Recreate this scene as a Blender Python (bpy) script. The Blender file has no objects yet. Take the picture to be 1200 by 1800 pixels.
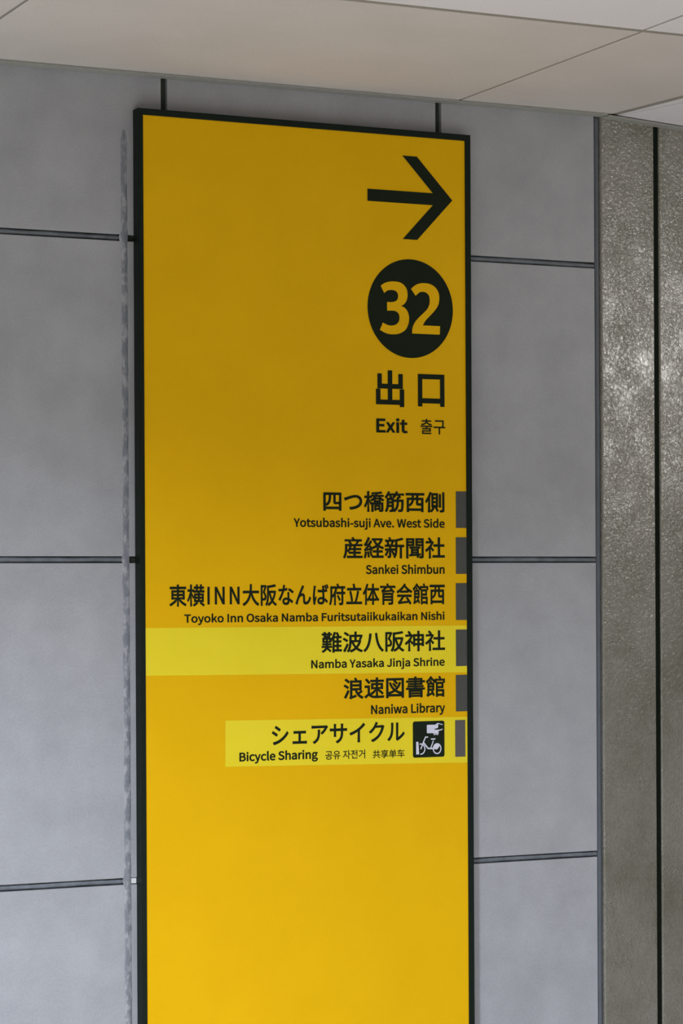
import bpy, bmesh, math, random
from mathutils import Vector, noise

scene = bpy.context.scene
COL = scene.collection
R = math.radians

# ------------------------------------------------------------------ camera
YAW, ROLL = R(25.43), 0.005
cam_data = bpy.data.cameras.new('camera')
cam_data.sensor_fit = 'VERTICAL'
cam_data.sensor_height = 24.0
cam_data.sensor_width = 16.0
cam_data.lens = 4400.0 / 1800.0 * 24.0
cam_data.shift_y = 130.0 / 1800.0
cam_data.clip_start = 0.05
cam = bpy.data.objects.new('camera', cam_data)
COL.objects.link(cam)
cam.location = (-2.0676, -4.3485, 1.5)
cam.rotation_mode = 'XYZ'
from mathutils import Matrix
cam.rotation_euler = (Matrix.Rotation(-YAW, 3, 'Z') @ Matrix.Rotation(R(90), 3, 'X') @ Matrix.Rotation(-ROLL, 3, 'Z')).to_euler()
scene.camera = cam

# ------------------------------------------------------------------ world, lamps, exposure
world = bpy.data.worlds.new('world')
scene.world = world
world.use_nodes = True
bg = world.node_tree.nodes['Background']
bg.inputs[0].default_value = (1.0, 0.92, 0.82, 1)
bg.inputs[1].default_value = 0.175


def lamp(loc, size, power, color, spread=180, rot=(0, 0, 0)):
    d = bpy.data.lights.new('unseen_lamp', 'AREA')
    d.shape = 'RECTANGLE'
    d.size, d.size_y = size
    d.energy = power
    d.color = color
    d.spread = R(spread)
    o = bpy.data.objects.new('unseen_lamp', d)
    COL.objects.link(o)
    o.location = loc
    o.rotation_euler = rot
    return o


lamp((-2.1, -2.45, 2.44), (0.15, 0.45), 320, (0.79, 0.86, 1.0), 156)   # louvred fitting: sharp cut-off above
lamp((-0.6, -5.2, 2.44), (1.2, 0.3), 125, (1.0, 0.94, 0.86), 130)  # added behind the camera: lights the floor so its bounce lifts the ceiling
lamp((1.3, -2.5, 2.44), (0.25, 0.6), 75, (0.84, 0.88, 1.0), 146)  # added fill, no known fitting: brightens the lower right of the wall
lamp((2.4, -1.0, 2.05), (0.25, 0.36), 1.7, (1.0, 0.97, 0.92), 70, (R(90), 0, R(60)))   # added upright lamp, out of view, for the speckled gleam on the stone

scene.view_settings.view_transform = 'Standard'
scene.view_settings.look = 'None'
scene.view_settings.gamma = 1.0
scene.view_settings.use_curve_mapping = False
scene.view_settings.exposure = -0.55

# ------------------------------------------------------------------ helpers


def link(name, me, mat=None, parent=None):
    o = bpy.data.objects.new(name, me)
    COL.objects.link(o)
    if mat is not None and not me.materials:
        me.materials.append(mat)
    if parent is not None:
        o.parent = parent
    return o


def mesh_from(verts, faces, smooth=False):
    me = bpy.data.meshes.new('mesh')
    me.from_pydata(verts, [], faces)
    if smooth:
        for p in me.polygons:
            p.use_smooth = True
    me.update()
    return me


def box_mesh(x0, x1, y0, y1, z0, z1, bevel=0.0, seg=1):
    bm = bmesh.new()
    vs = [bm.verts.new((x, y, z)) for x in (x0, x1) for y in (y0, y1) for z in (z0, z1)]
    for q in ((0, 1, 3, 2), (4, 6, 7, 5), (0, 4, 5, 1), (2, 3, 7, 6), (0, 2, 6, 4), (1, 5, 7, 3)):
        bm.faces.new([vs[i] for i in q])
    bmesh.ops.recalc_face_normals(bm, faces=bm.faces)
    if bevel:
        bmesh.ops.bevel(bm, geom=list(bm.edges), offset=bevel, segments=seg, affect='EDGES', profile=0.5)
    me = bpy.data.meshes.new('mesh')
    bm.to_mesh(me)
    bm.free()
    return me


def tag(o, **kw):
    for k, v in kw.items():
        o[k] = v
    return o


def new_mat(name):
    m = bpy.data.materials.new(name)
    m.use_nodes = True
    nt = m.node_tree
    return m, nt, nt.nodes['Principled BSDF']


def coords(nt, kind='Object'):
    tc = nt.nodes.new('ShaderNodeTexCoord')
    return tc.outputs[kind]


def world_pos(nt):
    return nt.nodes.new('ShaderNodeNewGeometry').outputs['Position']


def tex_noise(nt, vec, scale, detail=4.0, rough=0.6):
    n = nt.nodes.new('ShaderNodeTexNoise')
    n.inputs['Scale'].default_value = scale
    n.inputs['Detail'].default_value = detail
    n.inputs['Roughness'].default_value = rough
    nt.links.new(vec, n.inputs['Vector'])
    return n.outputs['Fac']


def ramp(nt, fac, stops):
    r = nt.nodes.new('ShaderNodeValToRGB')
    e = r.color_ramp.elements
    e[0].position, e[0].color = stops[0][0], (*stops[0][1], 1)
    e[1].position, e[1].color = stops[-1][0], (*stops[-1][1], 1)
    for p, c in stops[1:-1]:
        x = e.new(p)
        x.color = (*c, 1)
    nt.links.new(fac, r.inputs['Fac'])
    return r.outputs['Color']


def mix(nt, a, b, fac, mode='MIX'):
    m = nt.nodes.new('ShaderNodeMix')
    m.data_type = 'RGBA'
    m.blend_type = mode
    if isinstance(fac, float):
        m.inputs['Factor'].default_value = fac
    else:
        nt.links.new(fac, m.inputs['Factor'])
    nt.links.new(a, m.inputs['A'])
    nt.links.new(b, m.inputs['B'])
    return m.outputs['Result']


def bump(nt, bsdf, h, strength, dist):
    b = nt.nodes.new('ShaderNodeBump')
    b.inputs['Strength'].default_value = strength
    b.inputs['Distance'].default_value = dist
    nt.links.new(h, b.inputs['Height'])
    nt.links.new(b.outputs['Normal'], bsdf.inputs['Normal'])


def g(v, t=(1, 1, 1)):
    return tuple(v * k for k in t)


def speckled(name, lo, hi, s1, s2, rough, bstr=0.1, spec=0.3):
    """matt surface with broad cloudy variation and fine grain"""
    m, nt, b = new_mat(name)
    p = world_pos(nt)
    c1 = ramp(nt, tex_noise(nt, p, s1, 5.0, 0.6), [(0.30, lo), (0.70, hi)])
    c2 = ramp(nt, tex_noise(nt, p, s2, 3.0, 0.7), [(0.25, (0.86, 0.86, 0.86)), (0.75, (1.0, 1.0, 1.0))])
    nt.links.new(mix(nt, c1, c2, 1.0, 'MULTIPLY'), b.inputs['Base Color'])
    b.inputs['Roughness'].default_value = rough
    b.inputs['Specular IOR Level'].default_value = spec
    bump(nt, b, tex_noise(nt, p, s2, 3.0, 0.6), bstr, 0.002)
    return m


def plain(name, col, rough=0.5, spec=0.4, var=0.06, scale=120.0):
    m, nt, b = new_mat(name)
    c = ramp(nt, tex_noise(nt, world_pos(nt), scale, 3.0), [(0.3, tuple(v * (1 - var) for v in col)), (0.7, tuple(v * (1 + var) for v in col))])
    nt.links.new(c, b.inputs['Base Color'])
    b.inputs['Roughness'].default_value = rough
    b.inputs['Specular IOR Level'].default_value = spec
    return m


# ------------------------------------------------------------------ materials
M_TILE = speckled('grey_wall_tile', (0.335, 0.345, 0.36), (0.405, 0.417, 0.435), 9.0, 260.0, 0.6, 0.08, 0.25)
M_BACK = plain('dark_joint_backing', (0.05, 0.06, 0.048), 0.9, 0.1)
M_GAP = plain('joint_shade', (0.008, 0.011, 0.007), 0.9, 0.05)  # near-black colour stands in for shade deep in the slab joints
M_GROUT = speckled('grey_grout', (0.115, 0.13, 0.145), (0.20, 0.22, 0.24), 35.0, 300.0, 0.55, 0.2, 0.3)
M_CORNER = speckled('corner_grout', (0.085, 0.10, 0.115), (0.12, 0.135, 0.155), 12.0, 300.0, 0.6, 0.2, 0.3)
M_WHITE = plain('white_filler', (0.75, 0.75, 0.74), 0.6)
M_FRAME = plain('black_green_frame', (0.008, 0.0135, 0.009), 0.5, 0.12)
M_YELLOW = speckled('yellow_sign_film', (0.77, 0.44, 0.001), (0.82, 0.47, 0.002), 6.0, 700.0, 0.55, 0.05, 0.10)
M_LEMON = speckled('lemon_sticker', (0.80, 0.65, 0.022), (0.84, 0.68, 0.028), 6.0, 700.0, 0.55, 0.05, 0.10)
M_INK = plain('dark_print', (0.010, 0.016, 0.008), 0.6, 0.08)
M_TAB = plain('charcoal_tab', (0.062, 0.064, 0.056), 0.55, 0.3)
M_TAB2 = plain('brown_grey_tab', (0.095, 0.085, 0.078), 0.55, 0.3)
M_PICTO = plain('pale_lilac_print', (0.62, 0.62, 0.72), 0.5, 0.3)
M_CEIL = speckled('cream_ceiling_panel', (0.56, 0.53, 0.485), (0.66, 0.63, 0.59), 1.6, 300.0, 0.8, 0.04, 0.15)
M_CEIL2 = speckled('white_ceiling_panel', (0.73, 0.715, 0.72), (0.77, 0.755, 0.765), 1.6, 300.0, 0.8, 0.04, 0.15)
M_TRIM = plain('painted_ceiling_trim', (0.30, 0.305, 0.275), 0.5, 0.4)
M_TBAR = plain('grey_ceiling_joint', (0.27, 0.255, 0.215), 0.7, 0.2)
M_FLOOR = speckled('floor_stone', (0.50, 0.46, 0.41), (0.60, 0.56, 0.50), 8.0, 120.0, 0.5, 0.1)

# honed stone of the return wall: fine pitted relief catches the added upright lamp
M_STONE, _nt, _b = new_mat('honed_olive_stone')
_p = world_pos(_nt)
_c1 = ramp(_nt, tex_noise(_nt, _p, 5.0, 6.0, 0.65), [(0.30, (0.158, 0.154, 0.106)), (0.50, (0.228, 0.220, 0.180)), (0.72, (0.28, 0.262, 0.230))])
_c2 = ramp(_nt, tex_noise(_nt, _p, 220.0, 3.0, 0.7), [(0.3, (0.80, 0.80, 0.80)), (0.75, (1.0, 1.0, 1.0))])
_nt.links.new(mix(_nt, _c1, _c2, 1.0, 'MULTIPLY'), _b.inputs['Base Color'])
_rr = _nt.nodes.new('ShaderNodeMapRange')
_rr.inputs['To Min'].default_value = 0.14
_rr.inputs['To Max'].default_value = 0.40
_nt.links.new(tex_noise(_nt, _p, 60.0, 4.0, 0.7), _rr.inputs['Value'])
_nt.links.new(_rr.outputs['Result'], _b.inputs['Roughness'])
_b.inputs['Specular IOR Level'].default_value = 0.9
_v = _nt.nodes.new('ShaderNodeTexNoise')
_v.inputs['Scale'].default_value = 115.0
_v.inputs['Detail'].default_value = 3.0
_v.inputs['Distortion'].default_value = 1.2
_nt.links.new(_p, _v.inputs['Vector'])
_m = _nt.nodes.new('ShaderNodeMath')
_m.operation = 'MULTIPLY'
_k = _nt.nodes.new('ShaderNodeMapRange')
_k.inputs['From Min'].default_value = 0.3
_k.inputs['From Max'].default_value = 0.7
_k.inputs['To Min'].default_value = 0.25
_nt.links.new(tex_noise(_nt, _p, 14.0, 3.0, 0.6), _k.inputs['Value'])
_nt.links.new(_v.outputs['Fac'], _m.inputs[0])
_nt.links.new(_k.outputs['Result'], _m.inputs[1])
bump(_nt, _b, _m.outputs['Value'], 0.8, 0.004)

# ------------------------------------------------------------------ room shell
CEIL = 2.4505
XL, XR, YB = -4.6, 0.570, -6.2
ANG = R(13.97)
UX, UY = math.cos(ANG), math.sin(ANG)        # along the return wall
NX, NY = math.sin(ANG), -math.cos(ANG)       # out of it, into the room
PX, PY = 0.586, 0.0                          # corner where the return wall starts

wall = tag(link('wall_front', box_mesh(XL, 0.584, 0.011, 0.12, 0.0, 2.6), M_BACK), kind='structure')
JZ = [2.1455, 1.5505, 0.9560, 0.3610]        # centres of the bed joints
JX = [-4.393, -3.817, -3.241, -2.665, -2.089, -1.513, -0.937, -0.3605, 0.2155]
HJ = 0.0062
rnd = random.Random(5)


def tile(x0, x1, z0, z1):
    dy = rnd.uniform(0, 0.0006)
    o = link('wall_tile', box_mesh(0, x1 - x0, dy, 0.0125, 0, z1 - z0, 0.0012, 2), M_TILE, wall)
    o.location = (x0, 0, z0)


zs = [2.4505] + JZ + [0.0]
xs = [XL] + JX + [0.576]
for r in range(5):
    zt = zs[r] - (HJ if r else 0)
    zb = zs[r + 1] + (HJ if r < 4 else 0)
    for c in range(len(xs) - 1):
        tile(xs[c] + (HJ if c else 0), xs[c + 1] - HJ, zb, zt)


def bead_h(x0, x1, z, seed, width=0.0104, depth=0.0030):
    """irregular mortar bead lying in a bed joint"""
    n = max(6, int((x1 - x0) / 0.006))
    vs, fs = [], []
    for i in range(n + 1):
        x = x0 + (x1 - x0) * i / n
        a = noise.noise(Vector((x * 14, seed, 0.3)))
        b = noise.noise(Vector((x * 11, seed + 9, 2.1)))
        c = noise.noise(Vector((x * 45, seed + 4, 7.1)))
        zt = z + width / 2 + 0.0016 * a + 0.0006 * c
        zb = z - width / 2 + 0.0016 * b - 0.0004 * c
        d = depth + 0.0012 * c
        for k, (f, q) in enumerate(((0, 0), (0.15, 0.7), (0.5, 1), (0.85, 0.7), (1, 0))):
            vs.append((x, 0.0105 - (0.0105 - d) * q, zt + (zb - zt) * f))
    for i in range(n):
        for k in range(4):
            a = i * 5 + k
            fs.append((a, a + 5, a + 6, a + 1))
    return link('mortar_bead', mesh_from(vs, fs, True), M_GROUT, wall)


def bead_v(x, z0, z1, seed, width, mat, depth=0.0035, name='mortar_bead'):
    n = int((z1 - z0) / 0.008)
    vs, fs = [], []
    for i in range(n + 1):
        z = z0 + (z1 - z0) * i / n
        a = noise.noise(Vector((z * 9, seed, 0.3)))
        b = noise.noise(Vector((z * 8, seed + 9, 2.1)))
        xa = x - width / 2 + 0.0007 * a
        xb = x + width / 2 + 0.0010 * b
        for f, q in ((0, 0), (0.15, 0.8), (0.5, 1), (0.85, 0.8), (1, 0)):
            vs.append((xa + (xb - xa) * f, 0.0105 - (0.0105 - depth) * q, z))
    for i in range(n):
        for k in range(4):
            a = i * 5 + k
            fs.append((a, a + 1, a + 6, a + 5))
    return link(name, mesh_from(vs, fs, True), mat, wall)


for i, z in enumerate(JZ):
    bead_h(XL, -0.4345, z, 3.0 + i * 5)
    bead_h(0.274 + 0.004 * (i % 2), 0.5705, z, 40.0 + i * 5)
for i, x in enumerate(JX[:-2]):
    bead_v(x, 0.0, 2.44, 70.0 + i * 4, 0.0086, M_GROUT)
bead_v(0.5775, 0.0, 2.445, 120.0, 0.0135, M_CORNER, 0.0025)
# pale plug in the bed joint just left of the sign
tag(link('joint_plug', box_mesh(-0.4335, -0.4225, 0.001, 0.0115, 0.9515, 0.9612, 0.0006, 1), M_WHITE, wall), label='small white plug filling the joint')

# smeared sealant streak running down the tiles beside the sign
M_SMEAR, _nt, _b = new_mat('smeared_sealant')
_p = world_pos(_nt)
_mp = _nt.nodes.new('ShaderNodeMapping')
_mp.inputs['Scale'].default_value = (1.0, 1.0, 0.45)
_nt.links.new(_p, _mp.inputs['Vector'])
_c = ramp(_nt, tex_noise(_nt, _mp.outputs['Vector'], 75.0, 5.0, 0.65), [(0.44, (0.175, 0.19, 0.215)), (0.52, (0.235, 0.25, 0.27)), (0.565, (0.34, 0.35, 0.37))])
_nt.links.new(_c, _b.inputs['Base Color'])
_b.inputs['Roughness'].default_value = 0.5
bump(_nt, _b, tex_noise(_nt, _p, 60.0, 4.0, 0.6), 0.05, 0.001)
n = 330
vs, fs = [], []
for i in range(n + 1):
    z = 0.02 + (2.345 - 0.02) * i / n
    near = min(abs(z - j) for j in JZ)
    w = 0.0064 + 0.0009 * noise.noise(Vector((z * 30, 1.5, 0))) + 0.0011 * noise.noise(Vector((z * 90, 5.5, 0)))
    w2 = 0.0068 + 0.0008 * noise.noise(Vector((z * 40, 8.5, 3)))
    if z > 2.325:
        w *= max(0.4, ((2.345 - z) / 0.02) ** 0.5); w2 *= max(0.4, ((2.345 - z) / 0.02) ** 0.5)
    if near < 0.012:
        w += 0.004 * (1 - near / 0.012)
    xc = -0.4400 - 0.0020 * (z - 1.2) * 0.5
    for f, q in ((-w, 0.0004), (-w * 0.8, -0.0003), (0, -0.0004), (w2 * 0.8, -0.0003), (w2, 0.0004)):
        vs.append((xc + f, q, z))
for i in range(n):
    for k in range(4):
        a = i * 5 + k
        fs.append((a, a + 1, a + 6, a + 5))
tag(link('sealant_streak', mesh_from(vs, fs, True), M_SMEAR, wall), label='smeared grey sealant line on the tiles')


# return wall ---------------------------------------------------------------
def ret(s, d, z):
    return (PX + UX * s - NX * d, PY + UY * s - NY * d, z)   # d = depth behind the face


def ret_box(s0, s1, d0, d1, z0, z1, bevel=0.0, seg=2):
    me = box_mesh(s0, s1, d0, d1, z0, z1, bevel, seg)
    for v in me.vertices:
        v.co = ret(v.co.x, v.co.y, v.co.z)
    me.update()
    return me


RL = 5.2
wall2 = tag(link('wall_right', ret_box(0.006, RL, 0.022, 0.14, 0.0, 2.6), M_GAP), kind='structure')
S = [(0.0, 0.1545)]
s = 0.1695
while s < RL:
    S.append((s, min(s + 0.585, RL)))
    s += 0.600
for s0, s1 in S:
    link('stone_slab', ret_box(s0, s1, 0.0, 0.0225, 0.0, 2.452, 0.003, 3), M_STONE, wall2)

for (_, s0), (s1, _) in zip(S[:-1], S[1:]):
    link('joint_shade_strip', ret_box(s0 - 0.0005, s1 + 0.0005, 0.0035, 0.0225, 0.0, 2.45), M_GAP, wall2)  # dark strip added in each open joint to give its shade

# floor ----------------------------------------------------------------------
floor = tag(link('floor', mesh_from([(XL, YB, 0), (5.9, YB, 0), (5.9, 1.4, 0), (XL, 1.4, 0), (XL, YB, -0.1), (5.9, YB, -0.1), (5.9, 1.4, -0.1), (XL, 1.4, -0.1)],
            [(0, 1, 2, 3), (7, 6, 5, 4), (0, 4, 5, 1), (1, 5, 6, 2), (2, 6, 7, 3), (3, 7, 4, 0)]), M_FLOOR), kind='structure')

# ceiling --------------------------------------------------------------------
ceiling = tag(link('ceiling', box_mesh(XL, 5.9, YB, 1.4, CEIL + 0.0012, CEIL + 0.1), M_TBAR), kind='structure')


def clip(poly, p, nrm):
    out = []
    for i in range(len(poly)):
        a, b = poly[i], poly[(i + 1) % len(poly)]
        da = (a[0] - p[0]) * nrm[0] + (a[1] - p[1]) * nrm[1]
        db = (b[0] - p[0]) * nrm[0] + (b[1] - p[1]) * nrm[1]
        if da >= 0:
            out.append(a)
        if (da >= 0) != (db >= 0):
            t = da / (da - db)
            out.append((a[0] + (b[0] - a[0]) * t, a[1] + (b[1] - a[1]) * t))
    return out


def panel(poly, mat, z=CEIL):
    if len(poly) < 3:
        return
    ar = sum(poly[i][0] * poly[(i + 1) % len(poly)][1] - poly[(i + 1) % len(poly)][0] * poly[i][1] for i in range(len(poly)))
    if abs(ar) < 0.01:
        return
    if ar < 0:
        poly = poly[::-1]
    cx, cy = poly[0]
    k = len(poly)
    vs = [(x - cx, y - cy, 0) for x, y in poly] + [(x - cx, y - cy, 0.0016) for x, y in poly]
    fs = [tuple(range(k))[::-1], tuple(range(k, 2 * k))] + [(i, (i + 1) % k, k + (i + 1) % k, k + i) for i in range(k)]
    o = link('ceiling_panel', mesh_from(vs, fs), mat, ceiling)
    o.location = (cx, cy, z)


MA = math.atan2(0.121, 0.993)
MIT = (0.600, 0.0)                            # mitre line in the ceiling above the corner
MD = (math.sin(MA), -math.cos(MA))
MN = (-MD[1], MD[0])                          # points to +x side
for r in range(9):
    y1 = -0.0035 if r == 0 else -0.690 - 0.692 * (r - 1) - 0.009
    y0 = -0.690 - 0.692 * r + 0.009
    for c in range(-5, 6):
        off = 0.0 if r % 2 == 0 else -0.004
        x0 = 0.2515 + off + 1.035 * c + 0.003
        x1 = x0 + 1.029
        x0 = max(x0, XL)
        if x1 < XL:
            continue
        q = clip([(x0, y0), (x1, y0), (x1, y1), (x0, y1)], (MIT[0] - 0.003, MIT[1]), (-MN[0], -MN[1]))
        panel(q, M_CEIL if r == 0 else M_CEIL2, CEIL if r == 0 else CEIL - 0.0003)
for r in range(9):
    d1 = 0.0035 if r == 0 else 0.690 + 0.692 * (r - 1) + 0.009
    d0 = 0.690 + 0.692 * r - 0.009
    for c in range(0, 6):
        s0 = -1.2 + 1.235 * c
        s1 = s0 + 1.231
        q = [(PX + UX * s_ + NX * d_, PY + UY * s_ + NY * d_) for s_, d_ in ((s0, d0), (s1, d0), (s1, d1), (s0, d1))]
        q = clip(q, (MIT[0] + 0.016, MIT[1]), MN)
        q = clip(q, (5.85, 0), (-1, 0))
        q = clip(q, (0, YB), (0, 1))
        panel(q, M_CEIL2, CEIL - 0.0003)


def trim(name, pts, along):
    """L-shaped edge trim; pts = section (depth out of wall, height)"""
    vs = [along(t, d, h) for t in (0, 1) for d, h in pts]
    k = len(pts)
    fs = [tuple(range(k)), tuple(range(2 * k - 1, k - 1, -1))] + [(i, k + i, k + (i + 1) % k, (i + 1) % k) for i in range(k)]
    o = link(name, mesh_from(vs, fs), M_TRIM)
    bm = bmesh.new(); bm.from_mesh(o.data); bmesh.ops.recalc_face_normals(bm, faces=bm.faces); bm.to_mesh(o.data); bm.free()
    return tag(o, kind='structure')


SEC = [(0.0005, -0.0045), (0.023, -0.0035), (0.023, -0.0006), (0.0035, -0.0006), (0.0035, 0.001), (0.0005, 0.001)]
trim('trim_1', SEC, lambda t, d, h: (XL + (0.586 - XL) * t + (0.12 * d if t else 0), -d, CEIL + h))
trim('trim_2', [(d, h - 0.002) for d, h in SEC], lambda t, d, h: (PX + UX * RL * t + NX * d + (0.0 if t else 0.0), PY + UY * RL * t + NY * d, CEIL + h))

# ------------------------------------------------------------------ the sign
sign = bpy.data.objects.new('wayfinding_sign', None)
COL.objects.link(sign)
BX, BZ = -0.0755, 0.582
sign.location = (BX, 0.0, BZ)
tag(sign, label='tall yellow exit direction sign in a slim black frame mounted on the grey tiled wall', category='sign')


def part(name, me, mat, parent=None, label=None):
    """me is in wall coordinates; stored relative to the sign's base"""
    me.transform(Matrix.Translation((-BX, 0, -BZ)))
    me.update()
    o = link(name, me, mat, parent or sign)
    if label:
        o['label'] = label
    return o


X0, X1, Z0, Z1, T = -0.4225, 0.2715, 0.582, 2.3825, 0.028
bw = (0.0095, 0.0122, 0.0120)                 # bar widths: left, right, top
ix0, ix1, iz0, iz1 = X0 + bw[0], X1 - bw[1], Z0 + bw[2], Z1 - bw[2]
ch = 0.0009
vs, fs = [], []
loops = [((X0, X1, Z0, Z1), -0.0002), ((X0, X1, Z0, Z1), -T + ch), ((X0 + ch, X1 - ch, Z0 + ch, Z1 - ch), -T),
         ((ix0 - ch, ix1 + ch, iz0 - ch, iz1 + ch), -T), ((ix0, ix1, iz0, iz1), -T + ch), ((ix0, ix1, iz0, iz1), -0.0002)]
for (a, b, c, d), y in loops:
    vs += [(a, y, c), (b, y, c), (b, y, d), (a, y, d)]
for l in range(6):
    for k in range(4):
        m_ = ((l + 1) % 6) * 4
        fs.append((l * 4 + k, l * 4 + (k + 1) % 4, m_ + (k + 1) % 4, m_ + k))
fm = mesh_from(vs, fs)
bm = bmesh.new(); bm.from_mesh(fm); bmesh.ops.recalc_face_normals(bm, faces=bm.faces); bm.to_mesh(fm); bm.free()
part('frame', fm, M_FRAME, label='slim black frame')
part('face_panel', box_mesh(ix0 + 0.0001, ix1 - 0.0001, -0.0256, -0.0206, iz0 + 0.0001, iz1 - 0.0001), M_YELLOW, label='yellow face panel')
YS, YI = -0.0258, -0.0262                     # sticker film, print


def flat(polys, y, name, mat, parent=None, label=None, mm=True):
    """flat filled print from outlines (even-odd holes)"""
    cu = bpy.data.curves.new('c', 'CURVE')
    cu.dimensions = '2D'
    cu.fill_mode = 'BOTH'
    for pl in polys:
        sp = cu.splines.new('POLY')
        sp.points.add(len(pl) - 1)
        for i, (x, z) in enumerate(pl):
            sp.points[i].co = (x, z, 0, 1)
        sp.use_cyclic_u = True
    return _curve_part(cu, lambda x, z: (x / 1000, z / 1000), y, name, mat, parent, label)


def _curve_part(cu, f, y, name, mat, parent, label):
    tmp = bpy.data.objects.new('tmp', cu)
    COL.objects.link(tmp)
    dg = bpy.context.evaluated_depsgraph_get()
    me = bpy.data.meshes.new_from_object(tmp.evaluated_get(dg))
    bpy.data.objects.remove(tmp)
    bpy.data.curves.remove(cu)
    for v in me.vertices:
        a, b = f(v.co.x, v.co.y)
        v.co = (a, y, b)
    me.materials.clear()
    # face the room
    if me.polygons:
        me.update()
        if sum(p.normal.y * p.area for p in me.polygons) > 0:
            me.flip_normals()
    return part(name, me, mat, parent, label)


def smooth(pts, lim=48.0, k=4):
    """round a hand-drawn outline except at its sharp corners"""
    n = len(pts)
    P = [Vector(p) for p in pts]
    sharp = []
    for i in range(n):
        a = (P[i] - P[i - 1]); b = (P[(i + 1) % n] - P[i])
        sharp.append(math.degrees(a.angle(b, 0)) > lim)
    out = []
    for i in range(n):
        p1, p2 = P[i], P[(i + 1) % n]
        d = (p2 - p1)
        m1 = d if sharp[i] else (P[(i + 1) % n] - P[i - 1]) * 0.5
        m2 = d if sharp[(i + 1) % n] else (P[(i + 2) % n] - P[i]) * 0.5
        if m1.length > d.length * 1.2: m1 = m1 * (d.length * 1.2 / m1.length)
        if m2.length > d.length * 1.2: m2 = m2 * (d.length * 1.2 / m2.length)
        for j in range(k):
            t = j / k
            q = (2*t**3-3*t*t+1)*p1 + (t**3-2*t*t+t)*m1 + (-2*t**3+3*t*t)*p2 + (t**3-t*t)*m2
            out.append((q.x, q.y))
    return out


def ring(cx, cz, rx, rz, n=64):
    return [(cx + rx * math.cos(2 * math.pi * i / n), cz + rz * math.sin(2 * math.pi * i / n)) for i in range(n)]


# lemon stickers
def strip(x0, x1, z0, z1, y0=-0.0256, y1=-0.0259):
    return box_mesh(x0 / 1000, x1 / 1000, y1, y0, z0 / 1000, z1 / 1000)


part('highlight_strip', mesh_from([(ix0+.0003, YS, 1.3361), (ix1-.0003, YS, 1.3296), (ix1-.0003, YS, 1.4215), (ix0+.0003, YS, 1.4242)], [(0, 1, 2, 3)]), M_LEMON, label='paler lemon band behind the fourth destination line')
part('highlight_strip', mesh_from([(-0.2547, YS, 1.1627), (ix1-.0003, YS, 1.1530), (ix1-.0003, YS, 1.2425), (-0.2542, YS, 1.2492)], [(0, 1, 2, 3)]), M_LEMON, label='paler lemon band behind the last line')

flat([[(47.0, 2263.5), (188.4, 2263.5), (122.5, 2332.4), (154.0, 2332.4), (231.3, 2252.0), (154.0, 2170.8), (122.5, 2170.8), (188.4, 2240.2), (47.0, 2240.2)]], YI, 'arrow', M_INK, label='black arrow pointing right')

disc = flat([ring(138.7, 2036.7, 92.7, 95.6, 96)], YI, 'number_disc', M_INK, label='black disc carrying the exit number')
THREE = [(74.09, 2078.11), (80.64, 2082.81), (88.01, 2085.79), (96.2, 2087.35), (105.21, 2087.78), (114.23, 2086.89), (121.61, 2083.87), (127.34, 2078.7), (130.92, 2072.26), (132.19, 2063.5), (131.33, 2056.12), (128.49, 2049.38), (123.85, 2044.33), (118.08, 2041.15), (124.64, 2038.5), (130.38, 2033.31), (133.63, 2026.84), (135.24, 2018.82), (134.36, 2009.97), (131.52, 2001.77), (126.87, 1994.98), (119.44, 1989.84), (111.21, 1986.74), (101.36, 1985.48), (90.72, 1985.94), (80.93, 1988.63), (71.99, 1993.25), (78.59, 2007.41), (85.92, 2004.05), (94.09, 2002.33), (101.46, 2002.91), (108.03, 2005.52), (112.49, 2010.1), (114.33, 2016.49), (113.55, 2023.79), (109.8, 2028.47), (104.07, 2030.86), (96.7, 2031.14), (87.7, 2030.75), (87.8, 2047.58), (95.97, 2047.51), (103.35, 2048.71), (108.78, 2051.88), (111.27, 2056.69), (111.62, 2061.1), (110.01, 2066.16), (105.93, 2069.64), (100.2, 2070.99), (93.65, 2070.68), (87.92, 2069.1), (81.68, 2064.43)]
TWO = [(139.67, 2074.87), (145.48, 2080.29), (153.77, 2084.94), (162.06, 2087.1), (172.0, 2087.58), (181.96, 2086.13), (191.08, 2081.69), (197.21, 2075.32), (200.5, 2068.09), (201.46, 2060.74), (200.75, 2052.58), (198.37, 2045.08), (193.33, 2037.48), (186.63, 2030.25), (178.28, 2022.08), (170.76, 2014.4), (164.91, 2005.32), (202.82, 2005.36), (202.22, 1988.78), (141.67, 1988.65), (142.21, 1997.79), (144.73, 2005.24), (150.06, 2013.55), (158.38, 2021.99), (168.37, 2030.95), (175.04, 2037.73), (179.24, 2045.73), (180.45, 2053.89), (179.33, 2061.96), (176.04, 2066.97), (170.25, 2070.1), (163.62, 2070.53), (157.81, 2068.79), (149.51, 2062.08)]
for pl in (THREE, TWO):
    flat([smooth(pl)], YI - 0.0003, 'digit', M_YELLOW, disc, label='yellow numeral')

for (xa, zt, xb, zb) in ((236.1, 1683.8, 259.0, 1612.4), (235.5, 1594.0, 259.0, 1522.5), (235.0, 1504.4, 259.0, 1432.4), (234.5, 1413.5, 259.0, 1342.2), (234.0, 1325.0, 259.0, 1253.7)):
    part('marker_tab', box_mesh(xa / 1000, xb / 1000, -0.0264, -0.0257, zb / 1000, zt / 1000), M_TAB, label='charcoal grey marker tab')
part('marker_tab', box_mesh(0.2320, 0.2540, -0.0268, -0.0257, 1.1650, 1.2366, 0.0002), M_TAB2, label='brownish grey marker tab')

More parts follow.
